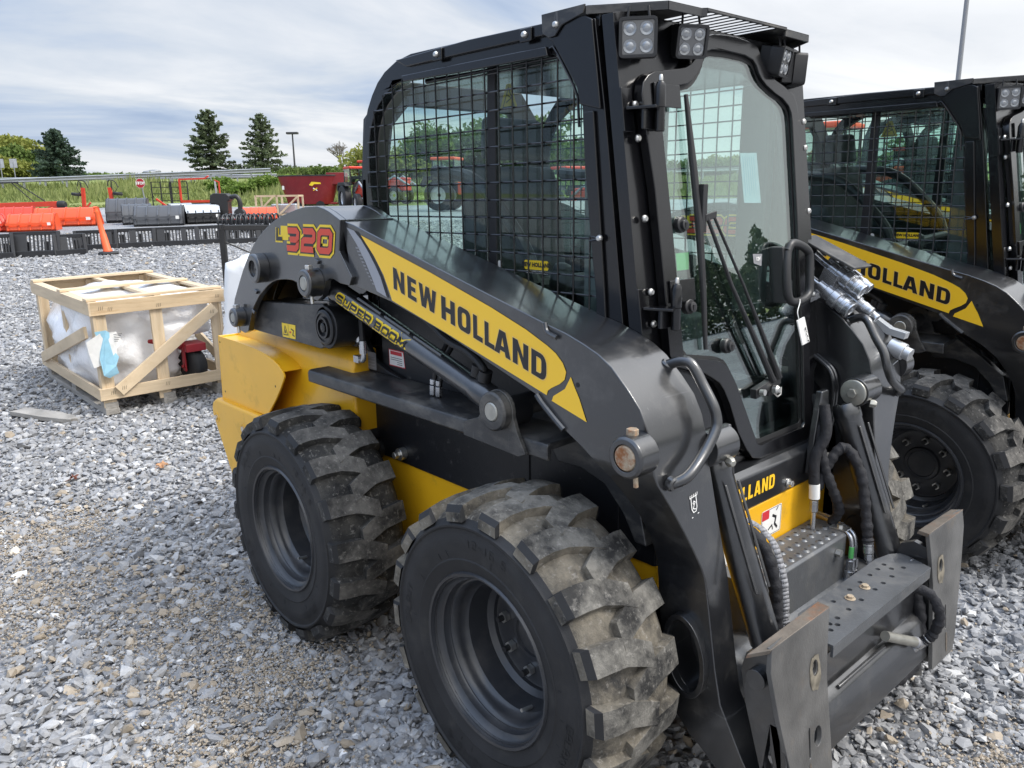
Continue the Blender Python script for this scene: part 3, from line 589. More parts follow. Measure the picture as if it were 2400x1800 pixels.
DIN = [(-.011,1.899),(-.085,1.896),(-.11,1.888),(-.120,1.878),(-.126,1.866),(-.140,1.847),(-.158,1.829),(-.178,1.814),(-.2,1.803),(-.239,1.795),(-.300,1.788),(-.316,1.780),(-.322,1.76),(-.318,1.70),(-.309,1.453),(-.305,1.147),(-.292,1.133),(-.214,1.119),(-.175,1.112),(-.146,1.103),(-.127,1.094),(-.113,1.081),(-.10,1.062),(-.081,1.032),(.002,.850),(.018,.842),(.255,.844),(.268,.855),(.285,1.1),(.285,1.2),(.296,1.45),(.301,1.734),(.297,1.762),(.286,1.779),(.249,1.8),(.205,1.813),(.17,1.828),(.148,1.842),(.134,1.858),(.124,1.877),(.110,1.889),(.07,1.897)]
def slant(off): return lambda u, v, t: (cabx(v)+off+t, u, v)
SOUT = [(.044,1.02),(.044,1.496),(.052,1.58),(.062,1.659),(.073,1.72),(.086,1.774),(.110,1.825),(.141,1.866),(.178,1.902),(.222,1.929),(.29,1.953),(.37,1.964),(.66,1.962),(.957,1.957),(1.10,1.950),(1.123,1.942),(1.157,1.738),(1.18,1.571),(1.208,1.357),(1.235,1.15),(1.25,1.02)]
SIN = [(.113,1.10),(.113,1.49),(.101,1.598),(.103,1.66),(.108,1.715),(.122,1.758),(.145,1.798),(.18,1.834),(.226,1.862),(.28,1.885),(.35,1.896),(.625,1.889),(.966,1.886),(.985,1.88),(1.012,1.862),(1.064,1.796),(1.074,1.765),(1.084,1.748),(1.094,1.617),(1.120,1.42),(1.138,1.29),(1.150,1.12),(1.14,1.09)]
def clip(poly, c, axis):                # span of a straight line x=c (axis 0) or z=c (axis 1) inside the polygon
    o = []
    for i in range(len(poly)):
        a, b = poly[i-1], poly[i]
        if (a[axis]-c)*(b[axis]-c) < 0: t = (c-a[axis])/(b[axis]-a[axis]); o.append(a[1-axis]+t*(b[1-axis]-a[1-axis]))
    return (min(o), max(o)) if len(o) > 1 else None
def side(root, s, cab):
    mb = MB(); mb.prism(SOUT, 'xz', s*.43, s*.395, [SIN]); mb.build('cab_side_frame', ['cab_black'], cab, .008, 3)
    g = MB(); rail = [(.30,1.953),(.66,1.9605),(.957,1.9555),(1.01,1.944),(1.003,1.918),(.96,1.926),(.63,1.927),(.36,1.927)]
    g.prism(rail, 'xz', s*.442, s*.4305); g.prism([(.34,1.903),(.63,1.902),(.975,1.899),(.982,1.875),(.625,1.878),(.35,1.884)], 'xz', s*.449, s*.4305)
    for x, z in ((.527, 1.939), (.902, 1.936)): g.box(x-.022, x+.022, min(s*.4495, s*.4425), max(s*.4495, s*.4425), z-.017, z+.017)
    g.prism([(.963,1.958),(1.10,1.952),(1.122,1.940),(1.140,1.82),(1.152,1.735),(1.085,1.752),(1.075,1.79),(1.04,1.84),(.99,1.908),(.965,1.925)], 'xz', s*.4405, s*.4315)
    g.prism([(1.093,1.735),(1.128,1.735),(1.172,1.30),(1.19,1.05),(1.150,1.05),(1.143,1.29),(1.124,1.42),(1.10,1.62)], 'xz', s*.4395, s*.4305)
    g.build('cab_trim', ['cab_black'], cab, .004, 2)
    b = MB()
    for x, z, y in ((.527, 1.939, .4495), (.902, 1.936, .4495), (1.156, 1.433, .44), (1.012, 1.943, .447)): b.lathe([(.009, 0), (.009, .004), (.006, .009), (.003, .010)], (x, s*y, z), (0, s, 0), 12)
    for z in (1.742, 1.666, 1.48, 1.306, 1.229): b.lathe([(.009, 0), (.009, .004), (.006, .008)], (cabx(z)+.012, s*.395, z), (1, 0, 0), 10)
    b.build('bolts', ['zinc'], cab)
    m = MB(); y = s*.436; x = .158-.0565
    while x < 1.15:
        c = clip(SIN, x, 0)
        if c: m.tube([(x, y, c[0]-.006), (x, y, c[1]+.004)], .0026, 6)
        x += .0565
    z = 1.767+.0480*3
    z = 1.863
    while z > 1.10:
        c = clip(SIN, z, 1)
        if c: m.tube([(c[0]-.006, y-s*.0045, z), (c[1]+.008, y-s*.0045, z)], .0026, 6)
        z -= .0480
    m.tube([(.975, y, 1.893), (.990, y, 1.897), (1.008, y, 1.875), (1.060, y, 1.80), (1.075, y, 1.77), (1.080, y, 1.70)], .0035, 8)
    m.tube([(1.120, y, 1.437), (1.150, s*.441, 1.433)], .003, 6); m.tube([(1.118, y, 1.425), (1.150, s*.441, 1.43)], .003, 6)
    m.build('side_mesh', ['cab_black'], cab)
    wf = MB(); wy0, wy1 = s*.396, s*.380
    big = SIN; inn = [(x+(.035 if x < .7 else -.03), z+(.04 if z < 1.3 else -.03)) for x, z in SIN]
    for a_, b_ in ((.664, .716),): wf.prism([(.690,1.893),(.722,1.893),(.712,1.09),(.655,1.09)], 'xz', s*.398, s*.378)
    wf.prism([(.12,1.10),(1.14,1.10),(1.14,1.155),(.12,1.155)], 'xz', s*.397, s*.379); wf.build('window_frame', ['matte_black'], cab, .003)
    gl = MB(); gl.prism([(x, z) for x, z in SIN], 'xz', s*.391, s*.387); o = gl.build('side_window', ['cab_glass'], cab, smooth=False)
    if s < 0:
        st = MB(); st.flat([rrect(.829, 1.336, .926, 1.362, .006)], lambda u, v: (u, s*.3925, v), 0); st.flat([arc(.722, 1.345, .010, 0, 345, 14)], lambda u, v: (u, s*.3925, v), 1)
        st.flat([[(.728,1.772),(.802,1.772),(.775,1.838),(.757,1.838)]], lambda u, v: (u, s*.3862, v), 3); st.flat(stroke([(.742,1.778),(.766,1.828),(.789,1.778)], .003, True), lambda u, v: (u, s*.3867, v), 2); st.flat(stroke([(.755,1.79),(.777,1.80),(.76,1.81)], .003), lambda u, v: (u, s*.3867, v), 2)
        o2 = st.build('window_sticker', ['label_yellow', 'paper_white', 'decal_black', 'label_yellow_dim'], o, smooth=False)
        text_obj('NEW HOLLAND', .016, 'decal_black', o2, (.878, s*.3935, 1.3495), (1, 0, 0), (0, 0, 1), bold=.0008); text_obj('CONSTRUCTION', .011, 'paper_white', o2, (.880, s*.3935, 1.329), (1, 0, 0), (0, 0, 1))
def cab_build(root):
    mb = MB(); n = [p for p in DOUT]; big = [(-.43,1.02),(-.43,1.945),(-.40,1.952),(.40,1.952),(.43,1.945),(.43,1.02),(.40,.99),(.36,.79),(-.36,.79),(-.40,.99)]
    hole = [(y*.95, 1.37+(z-1.37)*.97) for y, z in DOUT]
    mb.prism(big, None, -.035, .0, [hole], 0, slant(0))
    cab = mb.build('cab_frame', ['cab_black'], root, .008, 3)
    for s in (-1, 1): side(root, s, cab)
    r = MB(); r.prism([(.30,1.925),(.30,1.94),(.36,1.953),(.60,1.956),(1.13,1.956),(1.13,1.925)], 'xz', -.42, .42); r.prism([(.40,-.405),(1.12,-.405),(1.12,.405),(.40,.405)], 'xy', 1.875, 1.90)
    for y in (-.3, -.1, .1, .3): r.box(.45, .95, y-.035, y+.035, 1.9565, 1.961)
    r.build('cab_roof', ['cab_black'], cab, .006)
    v = MB(); V = [(.96,-.442),(1.106,-.440),(1.258,-.325),(1.262,-.20),(1.272,-.19),(1.274,.175),(1.262,.19),(1.258,.325),(1.106,.440),(.96,.442)]
    sl = [rrect(1.125, y-.0115, 1.25, y+.0115, .009, 2) for y in [-.165+.0315*k for k in range(11)]]
    v.prism(V, 'xy', 1.9695, 1.9715, sl)
    for a, b in zip(V[:2], V[1:3]): pass
    ed = V[1:9]; lo = [(x-.001, y, 1.950 if abs(y) > .19 else 1.962) for x, y in ed]
    for i in range(len(ed)-1):
        (x0, y0), (x1, y1) = ed[i], ed[i+1]; z0 = 1.952 if abs(y0+y1)/2 > .19 else 1.964
        v.obox(((x0+x1)/2-.003, (y0+y1)/2, (z0+1.9694)/2), ((x1-x0)/2, (y1-y0)/2, 0), Vector((-(y1-y0), x1-x0, 0)).normalized()*-.003, (0, 0, (1.9694-z0)/2))
    for s in (-1, 1): v.prism([(.96,1.974),(1.106,1.974),(1.10,1.955),(1.03,1.94),(1.005,1.918),(.985,1.918),(.963,1.93)], 'xz', s*.4475, s*.4425)
    v.build('roof_visor', ['rail_paint'], cab, .004)
    # rear of the cab: frame and window, floor, bulkhead
    rw = MB(); rw.prism([(-.43,1.02),(.43,1.02),(.43,1.60),(.41,1.80),(.30,1.93),(-.30,1.93),(-.41,1.80),(-.43,1.60)], 'yz', .046, .08, [[(-.34,1.30),(.34,1.30),(.34,1.62),(.31,1.78),(.24,1.85),(-.24,1.85),(-.31,1.78),(-.34,1.62)]])
    rw.box(.05, 1.28, -.40, .40, .80, .83); rw.box(.05, .30, -.40, .40, .84, 1.16); rw.build('rear_frame', ['matte_black'], cab, .005)
    g = MB(); g.box(.058, .062, -.345, .345, 1.295, 1.855); g.build('rear_window', ['cab_glass'], cab, smooth=False)
    seat = MB(); seat.prism([(.34,1.08),(.42,1.10),(.44,1.20),(.39,1.58),(.36,1.64),(.30,1.64),(.30,1.10)], 'xz', -.20, .20); seat.prism([(.36,1.00),(.84,1.02),(.88,1.06),(.86,1.11),(.40,1.115),(.36,1.09)], 'xz', -.22, .22); seat.prism([(.32,1.66),(.39,1.66),(.37,1.80),(.33,1.80)], 'xz', -.13, .13)
    st = seat.build('seat', ['seat_cloth'], cab, .03, 3)
    a = MB()
    for s in (-1, 1):
        a.prism([(.40,1.22),(.72,1.20),(.78,1.16),(.76,1.12),(.42,1.16)], 'xz', s*.33, s*.24); a.prism([(.70,1.0),(.95,1.0),(.93,1.14),(.72,1.17)], 'xz', s*.36, s*.25)
    a.build('armrest', ['plastic_grey'], st, .02, 3)
    for s in (-1, 1):
        j = MB(); j.tube([(.84, s*.30, 1.15), (.86, s*.30, 1.22), (.87, s*.295, 1.27)], .022, 12); j.lathe([(.02, 0), (.032, .015), (.034, .05), (.024, .085), (.012, .09)], (.87, s*.295, 1.26), (.2, 0, 1), 14); j.build('joystick', ['plastic_black'], cab)
    lap = MB(); pth = curve([(.30, -.30, 1.62), (.52, -.30, 1.58), (.72, -.30, 1.40), (.78, -.30, 1.28)], 5); lap.tube(pth, .022, 10); lap.tube([(x, -y, z) for x, y, z in pth], .022, 10); lap.tube([pth[-1], (pth[-1][0], .30, pth[-1][2])], .022, 10); lap.build('lap_bar', ['plastic_black'], cab)
    pn = MB()
    for s in (-1, 1): pn.box(1.04, 1.145, min(s*.377, s*.335), max(s*.377, s*.335), 1.16, 1.86)
    pn.build('pillar_panel', ['plastic_grey'], cab, .01)
    # ---- front door
    d = MB(); d.prism(DOUT, None, .004, .030, [DIN], 0, slant(0)); door = d.build('door', ['cab_black'], cab, .010, 3)
    d = MB(); d.prism([(y*1.01, 1.37+(z-1.37)*1.01) for y, z in DIN], None, .012, .017, [], 0, slant(0)); pane = d.build('door_glass', ['door_glass'], door, smooth=False)
    d = MB(); seal = [(y*.97+.004, 1.37+(z-1.37)*.975) for y, z in DIN]; d.prism([(y*1.003, 1.37+(z-1.37)*1.003) for y, z in DIN], None, .0175, .0185, [seal], 0, slant(0)); d.build('door_seal', ['matte_black'], door, smooth=False)
    k = MB()
    for y, z in ((-.276, 1.461), (-.270, 1.259), (-.114, 1.139)): k.lathe([(.019, 0), (.021, .006), (.020, .016), (.016, .019)], (cabx(z)+.019, y, z), (1, 0, .14), 22); k.lathe([(.013, 0), (.013, .008), (.010, .009)], (cabx(z)+.038, y, z), (1, 0, .14), 18); k.obox((cabx(z)+.047, y, z), (.002, 0, 0), (0, .004, 0), (0, 0, .007))
    k.build('glass_knob', ['plastic_black'], door)
    for s_z, (z0, z1) in ((1.745, (1.70, 1.80)), (1.28, (1.225, 1.335))):
        h = MB(); x = cabx(s_z); h.prism([(-.433,z0-.02),(-.395,z0-.02),(-.395,z1-.02),(-.433,z1-.02)], None, .0005, .007, [], 0, slant(0)); h.obox((x+.038, -.395, s_z-.012), (.035, .012, 0), (-.008, .018, 0), (0, 0, .0035)); h.obox((x+.045, -.375, s_z-.035), (.004, 0, 0), (0, .03, 0), (0, 0, .025)); h.lathe([(.012, -.065), (.012, -.012), (.0135, -.010), (.0135, .035), (.008, .047)], (x+.062, -.362, s_z), (0, 0, 1), 16); h.lathe([(.006, .047), (.006, .056), (.004, .062)], (x+.062, -.362, s_z), (0, 0, 1), 8, 1)
        yb, yt = -.345, -.245; h.prism([(yb,s_z-.005),(yt,s_z-.005),(yt,s_z+.05),(yb,s_z+.05)], None, .031, .037, [], 0, slant(0)); h.build('hinge', ['cab_black', 'zinc'], door, .002)
    # wiper: linkage, two rods and the blade
    W = lambda y, z, o: (cabx(z)+o, y, z)
    wp = MB(); wp.tube([W(.080, 1.015, .045), W(-.10, 1.30, .048), W(-.176, 1.478, .04)], [.010, .0055, .005], 10); wp.tube([W(.112, 1.02, .045), W(-.04, 1.29, .048), W(-.148, 1.482, .04)], [.010, .004, .004], 10)
    wp.obox(W(-.163, 1.48, .04), (.005, 0, 0), (0, .024, .004), (0, 0, .009)); wp.tube([W(-.211, 1.777, .028), W(-.206, 1.62, .03), W(-.20, 1.47, .031), W(-.203, 1.30, .03), W(-.206, 1.142, .026)], [.006, .010, .011, .009, .006], 8); wp.obox(W(-.19, 1.50, .038), (.008, 0, 0), (0, .010, 0), (0, 0, .06))
    wp.obox(W(.06, 1.003, .032), (.010, 0, 0), (0, .065, .012), (0, -.002, .014)); wp.obox(W(.096, .998, .03), (.008, 0, 0), (0, .028, 0), (0, 0, .026)); wp.build('wiper', ['plastic_black'], door, .002)
    b = MB(); b.lathe([(.013, 0), (.013, .012), (.008, .018)], W(.08, .992, .045), (1, 0, .1), 12); b.lathe([(.009, 0), (.009, .014)], W(.01, .996, .045), (1, 0, .1), 10); b.tube([W(.07, .985, .05), W(.085, .972, .052), W(.105, .975, .05), W(.11, .995, .05)], .0025, 6); b.build('bolts', ['zinc'], door)
    # door pull: a closed loop
    hp = curve([(1.312,.185,1.372),(1.311,.205,1.392),(1.311,.244,1.390),(1.314,.292,1.372),(1.317,.307,1.35),(1.326,.300,1.288),(1.332,.290,1.247),(1.334,.256,1.230),(1.334,.215,1.226),(1.333,.178,1.236),(1.328,.168,1.272),(1.319,.174,1.333),(1.312,.185,1.372)], 5)
    h = MB(); h.tube(hp, .0125, 12, 0, False); h.obox((1.298, .180, 1.305), (.022, 0, 0), (0, .016, 0), (-.011, 0, .08)); h.build('door_handle', ['plastic_black'], door, .004)
    s_ = MB(); s_.prism([(.052,1.510),(.138,1.508),(.132,1.646),(.048,1.643)], None, -.005, -.0045, [], 0, slant(.012)); s_ .prism([(.062,1.345),(.100,1.335),(.108,1.368),(.060,1.371)], None, .0186, .0188, [], 1, slant(0)); s_.prism([(-.276,1.348),(-.226,1.348),(-.221,1.391),(-.276,1.391)], None, -.005, -.0045, [], 2, slant(.012))
    o = s_.build('door_sticker', ['sticker_pale', 'label_grey', 'label_green'], pane, smooth=False)
    pr = MB()
    for q in range(6): pr.flat(stroke([(.060+q*.011, 1.634), (.061+q*.011, 1.60-.012*(q % 3)), (.062+q*.011, 1.528+.01*(q % 2))], .0022), lambda u, v: (cabx(v)+.0075, u, v))
    pr.build('print', ['label_ink'], o, smooth=False)
    text_obj('12V', .014, 'paper_white', o, W(.083, 1.356, .021), (0, 1, 0), (-.14, 0, 1), bold=.0005)
    # ---- work lights under the visor
    for nm, c, nrm, hw_, hh in (('a', (1.217, -.384, 1.890), (.62, -.785, -.06), .044, .044), ('b', (1.225, -.195, 1.902), (.84, -.48, -.22), .041, .039), ('a', (1.205, .352, 1.885), (.62, .785, -.06), .044, .044), ('b', (1.225, .235, 1.895), (.97, .20, -.20), .041, .039)):
        nrm = Vector(nrm).normalized(); ux = Vector((0, 0, 1)).cross(nrm).normalized(); uz = nrm.cross(ux); c = Vector(c); l = MB()
        fr = lambda u, v, t: c+ux*u+uz*v+nrm*t
        l.prism(rrect(-hw_, -hh, hw_, hh, .010, 3), None, -.02, .012, [], 0, fr); l.prism(rrect(-hw_, -hh, hw_, hh, .010, 3), None, .012, .018, [rrect(-hw_+.007, -hh+.007, hw_-.007, hh-.007, .005, 3)], 0, fr)
        for q in range(-3, 4): l.obox(c-nrm*.035+ux*(q*hw_/3.6), ux*.002, uz*hh*.9, nrm*.015)
        l.tube([c-ux*hw_*.6+uz*hh*.7, c-ux*hw_*.5+Vector((0, 0, hh+.025))], .003, 6); l.tube([c+ux*hw_*.6+uz*hh*.7, c+ux*hw_*.5+Vector((0, 0, hh+.025))], .003, 6)
        w_ = l.build('work_light', ['plastic_black'], cab, .002)
        le = MB(); le.prism(rrect(-hw_+.0075, -hh+.0075, hw_-.0075, hh-.0075, .004, 2), None, .0122, .0132, [], 1, fr)
        for a_ in (-1, 1):
            for b_ in (-1, 1):
                o_ = c+ux*a_*hw_*.43+uz*b_*hh*.43+nrm*.0133; le.lathe([(hw_*.36, 0), (hw_*.34, .002), (hw_*.22, .0005), (hw_*.16, .002), (hw_*.10, .003)], o_, nrm, 20, 0)
        le.build('lens', ['lens_clear', 'lamp_reflector'], w_)
    return cab
def body_build(root):
    c = MB(); c.box(-.62, 1.24, -.45, .45, .625, .90, 0); c.box(1.2405, 1.36, -.45, .45, .625, .79, 0); c.box(-.80, 1.36, -.44, .44, .30, .624, 1)
    c.prism([(1.13,.90),(1.38,.90),(1.42,.80),(1.42,.60),(1.30,.42),(1.36,.30),(1.40,.30),(1.40,.80),(1.34,.95),(1.13,.96)], 'xz', -.44, -.46); c.prism([(1.13,.90),(1.38,.90),(1.42,.80),(1.42,.60),(1.30,.42),(1.36,.30),(1.40,.30),(1.40,.80),(1.34,.95),(1.13,.96)], 'xz', .44, .46)
    for x in (0, 1.111):
        for s in (-1, 1): c.cyl((x, s*.44, .405), (x, s*.60, .405), .12, 24)
    ch = c.build('chassis', ['chassis_black', 'yellow_paint'], root, .005)
    b = MB(); b.cyl((.26, -.449, .665), (.26, -.475, .665), .022, 20); b.cyl((.26, -.475, .665), (.26, -.495, .665), .013, 6); b.cyl((.07, -.449, .70), (.07, -.50, .70), .03, 20, 1); b.cyl((.10, -.449, .645), (.10, -.47, .645), .035, 20, 1)
    b.cyl((-.16, -.449, .80), (-.16, -.454, .80), .008, 10); b.build('bolts', ['zinc', 'matte_black'], ch, .002)
    s_ = MB(); s_.box(-.1005, -.098, -.4515, -.4503, .63, .90); s_.box(.90, .906, -.4535, -.4503, .63, .90); s_.build('panel_seam', ['matte_black'], ch)
    for s in (-1, 1):
        r = MB(); P = [(.655*0+.45, .940), (.606, .940), (.617, .936), (.62, .927), (.62, .897), (.612, .892), (.605, .897), (.603, .920), (.45, .924)]
        r.prism([(s*y, z) for y, z in P], 'yz', -.085, 1.15); r.prism([(1.033,.896),(1.045,.915),(1.085,.932),(1.16,.935),(1.26,.87),(1.345,.80),(1.37,.70),(1.335,.70),(1.295,.766),(1.232,.827),(1.153,.848),(1.068,.845)], 'xz', s*.50, s*.462)
        rail = r.build('side_rail', ['rail_paint'], root, .004)
        k = MB(); L1 = [(.835,.898),(.835,.938),(.90,.962),(.932,1.00)]+arc(.985, .998, .055, 160, -10, 9)+[(1.055,.95),(1.085,.90),(1.06,.888)]
        k.prism(L1, 'xz', s*.6345, s*.6215); k.prism([(x, z+.045) if z < .93 else (x, z) for x, z in L1], 'xz', s*.478, s*.465)
        k.lathe([(.052, 0), (.052, .020), (.047, .026), (.026, .026), (.026, .022)], (.985, s*.6345, .998), (0, s, 0), 32); k.lathe([(.0255, .0), (.0255, .0255), (.022, .028)], (.985, s*.6345, .998), (0, s, 0), 24, 1); k.cyl((.985, s*.62, .998), (.985, s*.47, .998), .03, 20)
        k.cyl((1.06, s*.50, 1.03), (1.06, s*.455, 1.03), .03, 18); k.build('cylinder_bracket', ['rail_paint', 'pin_steel'], rail, .004)
        t = MB(); t.prism([(-.17,.94),(.30,.94),(.20,.958),(.125,.985),(.075,1.05),(.055,1.13),(.05,1.24),(-.17,1.24)], 'xz', s*.47, s*.45); t.prism([(.15,.93),(1.14,.93),(1.14,1.10),(.15,1.25)], 'xz', s*.449, s*.436); t.cyl((.045, s*.605, 1.106), (.045, s*.46, 1.106), .075, 28)
        tw = t.build('side_tower', ['chassis_black'], root, .004)
        if s < 0:
            l = MB(); fn = lambda u, v: (u, -.4715, v); l.flat([rrect(.085-.03, .955, .178, 1.018, .004)], lambda u, v: (u-.035+.0, -.4712, v-.008), 0)
            for q in range(4): l.flat(stroke([(.03, .955+q*.011), (.135, .955+q*.011)], .0016), fn, 1)
            l.flat([rrect(.085, .992, .130, 1.006, .003)], lambda u, v: (u, -.4717, v), 1); l.build('data_plate', ['label_grey', 'decal_silver'], tw, smooth=False)
            l = MB(); fn = lambda u, v: (u, -.4502, v); l.flat([[(.195,.972),(.292,.972),(.285,1.03),(.195,1.03)]], fn, 2); l.flat([[(.198,.975),(.289,.975),(.282,1.027),(.198,1.027)]], lambda u, v: (u, -.4505, v), 0)
            l.flat([rrect(.205, 1.012, .275, 1.025, .002)], lambda u, v: (u, -.4508, v), 2)
            for q in range(4): l.flat(stroke([(.205+.04*(q > 1), 1.002-q*.007), (.275, 1.002-q*.007)], .002), lambda u, v: (u, -.4508, v), 1)
            l.build('warning_label', ['paper_white', 'decal_black', 'label_red'], tw, smooth=False)
        f = MB()
        for dx_ in (0, .030):
            f.tube(curve([(.555+dx_, s*.53, .90), (.560+dx_, s*.53, .97), (.575+dx_, s*.52, 1.05), (.60+dx_, s*.50, 1.11)], 4), .0075, 10, 1); f.cyl((.556+dx_, s*.53, .945), (.558+dx_, s*.53, .975), .0125, 6, 0); f.cyl((.558+dx_, s*.53, .978), (.560+dx_, s*.53, .995), .0105, 12, 0); f.tube([(.555+dx_, s*.53, .90), (.556+dx_, s*.53, .945)], .0075, 10, 0)
        f.tube(curve([(.07, s*.50, 1.20), (.095, s*.51, 1.13), (.10, s*.51, 1.075), (.098, s*.51, 1.045), (.07, s*.50, 1.035), (.04, s*.49, 1.04)], 5), .009, 10, 1); f.cyl((.099, s*.51, 1.09), (.10, s*.51, 1.05), .0125, 12, 0)
        f.tube(curve([(.125, s*.51, 1.22), (.14, s*.52, 1.13), (.142, s*.52, 1.05)], 5), .010, 10, 1); f.tube(curve([(.142, s*.52, 1.05), (.142, s*.52, 1.00), (.125, s*.52, .988), (.06, s*.50, .992)], 5), .009, 10, 0); f.cyl((.142, s*.52, 1.06), (.142, s*.52, 1.015), .0135, 12, 0); f.obox((.10, s*.515, .99), (.016, 0, 0), (0, .012, 0), (0, 0, .012), 0)
        f.build('hydraulic_fitting', ['coupler_steel', 'hose_rubber'], rail, .0015)
    e_ = MB(); e_.prism([(-.72,.62),(-.72,1.02),(-.60,1.16),(.043,1.18),(.043,.62)], 'xz', -.435, .435); e_.build('engine_hood', ['engine_black'], root, .03, 3)
    y = MB(); y.prism([(-.535,.66),(-.535,.95),(-.525,.985),(-.50,1.008),(-.46,1.018),(-.43,1.018),(-.43,.66)], 'yz', -.90, .09); y.prism([(.535,.66),(.535,.95),(.525,.985),(.50,1.008),(.46,1.018),(.43,1.018),(.43,.66)], 'yz', -.90, .09); y.box(-.93, -.73, -.52, .52, .50, 1.015)
    body = y.build('rear_body', ['yellow_paint'], root, .012, 3)
    for s in (-1, 1):
        f = MB(); P = [(-.905,.675),(-.886,.967),(-.70,.965),(-.53,.959),(-.45,.951),(-.37,.937),(-.325,.922),(-.297,.906),(-.282,.893),(-.278,.880),(-.285,.868),(-.32,.825),(-.36,.782),(-.41,.735),(-.46,.690)]
        f.prism(P, 'xz', s*.620, s*.612); f.prism([(-.886,.967),(-.886,.955),(-.905,.675),(-.913,.68),(-.894,.967)], 'xz', s*.6195, s*.45)
        f.prism([(x, z-.006) for x, z in P[1:8]]+[(x, z-.012) for x, z in P[7:0:-1]], 'xz', s*.6115, s*.53); f.build('flank_panel', ['yellow_paint'], body, .003)
        d = MB()
        for x, z in ((-.875,.94),(-.87,.72),(-.36,.83)): d.cyl((x, s*.6199, z), (x, s*.6206, z), .0045, 10)
        d.build('rivet', ['matte_black'], body)
        b = MB(); B = [(-.985,.60),(-.985,.635),(-.970,.662),(-.93,.682),(-.42,.688),(-.40,.67),(-.40,.52),(-.56,.36),(-.70,.30),(-.80,.30),(-.83,.345),(-.905,.47)]
        b.prism(B, 'xz', s*.645, s*.44); bp_ = b.build('bumper', ['yellow_paint'], root, .014, 3)
        rc = MB()
        for x, z in ((-.935,.595),(-.652,.60)): rc.lathe([(.026, -.002), (.026, .001), (.021, .0015), (.019, -.001), (.019, -.0012)], (x, s*.645, z), (0, s, 0), 20, 0, [0, 0, 0, 1, 1], open_=False)  # flat ring; its black disc paints the shade inside a round recess
        rc.build('bolt_recess', ['yellow_paint', 'matte_black'], bp_)
        q = MB()
        for x, z in ((-.935,.595),(-.652,.60)): q.cyl((x, s*.644, z), (x, s*.652, z), .012, 6)
        q.build('bolts', ['zinc'], bp_)
    # ---- front of the chassis: yellow panel, black name panel, step box
    p = MB(); p.box(1.30, 1.40, -.31, .31, .22, .690); fp = p.build('front_panel', ['yellow_paint'], root, .006)
    p = MB(); p.prism([(1.403,.690),(1.403,.790),(1.385,.803),(1.30,.803),(1.30,.692)], 'xz', -.33, .33); nb = p.build('name_panel', ['charcoal_paint'], root, .006)
    p = MB()
    x = -.342
    for ch, wd in (('N',.031),('E',.025),('W',.042),(' ',.012),('H',.031),('O',.029),('L',.024),('L',.024),('A',.033),('N',.031),('D',.030)):
        if ch != ' ': p.flat([[(x+u*wd, .7235+v*.042) for u, v in lp] for lp in GLY[ch]][0:1] if len(GLY[ch]) == 1 else [[[(x+u*wd, .7235+v*.042) for u, v in lp] for lp in GLY[ch]]], lambda u, v: (1.4045, u, v))
        x += wd+.0062
    p.build('lettering', ['decal_yellow'], nb, smooth=False)
    q = MB(); q.cyl((1.403, .112, .714), (1.418, .112, .714), .010, 6); q.cyl((1.403, .112, .714), (1.407, .112, .714), .014, 16)
    for s in (-1, 1): q.cyl((1.425, s*.235, .775), (1.455, s*.235, .775), .016, 6); q.cyl((1.43, s*.235, .775), (1.44, s*.235, .775), .023, 18)
    q.build('bolts', ['zinc'], nb, .001)
    k = MB()
    for s in (-1, 1): k.prism([(s*.20,.72),(s*.21,.84),(s*.235,.97),(s*.275,.97),(s*.30,.84),(s*.275,.72)], 'yz', 1.404, 1.425)
    k.build('latch_bracket', ['charcoal_paint'], nb, .005)
    l = MB(); fx = lambda off: (lambda u, v: (1.401+off, u, v))
    for y0, y1, z0, z1 in ((-.235,-.09,.555,.655),(-.02,.088,.575,.660)):
        l.flat([rrect(y0, z0, y1, z1, .006)], fx(.0002)); l.flat([rrect(y0+.002, z1-.03, y0+.040, z1-.002, .003)], fx(.0006), 2); l.flat(stroke(rrect(y0+.003, z0+.003, y1-.003, z1-.003, .005), .0016, True), fx(.0005), 1)
        l.flat(stroke([(y1-.05, z0+.06), (y1-.03, z0+.05), (y1-.035, z0+.03), (y1-.02, z0+.015)], .008), fx(.0005), 1); l.flat(stroke([(y1-.07, z0+.02), (y1-.05, z0+.03), (y1-.045, z0+.015)], .005), fx(.0005), 1); l.flat(stroke([(y1-.03, z0+.07), (y1-.02, z0+.08)], .004), fx(.0005), 1)
    l.build('warning_label', ['paper_white', 'decal_black', 'label_red'], fp, smooth=False)
    b = MB(); b.prism([(1.4035,.20),(1.4035,.557),(1.522,.557),(1.529,.550),(1.529,.385),(1.532,.38),(1.532,.20)], 'xz', -.245, .244); b.prism([(1.4035,.552),(1.4035,.557),(1.515,.557),(1.515,.552)], 'xz', .2445, .285)
    sb = b.build('step_box', ['step_grey'], root, .004)
    pim = MB(); hb = MB()
    for i in range(3):
        for j in range(11):
            x, y = 1.428+i*.038, -.20+j*.041+(i % 2)*.02
            pim.lathe([(.013, 0), (.0075, .0045), (.0055, .005)], (x, y, .5568), (0, 0, 1), 12); hb.lathe([(.0054, 0), (.0052, .0003)], (x, y, .5617), (0, 0, 1), 10)
    pim.build('grip_dimples', ['step_grey'], sb); hb.build('grip_holes', ['matte_black'], sb)
    b = MB(); b.cyl((1.53, .185, .515), (1.545, .185, .515), .011, 6); b.obox((1.50, .262, .560), (.025, 0, 0), (0, .018, 0), (0, 0, .002)); b.cyl((1.50, .262, .562), (1.50, .262, .570), .010, 6); b.build('bolts', ['zinc'], sb)
    t = MB()
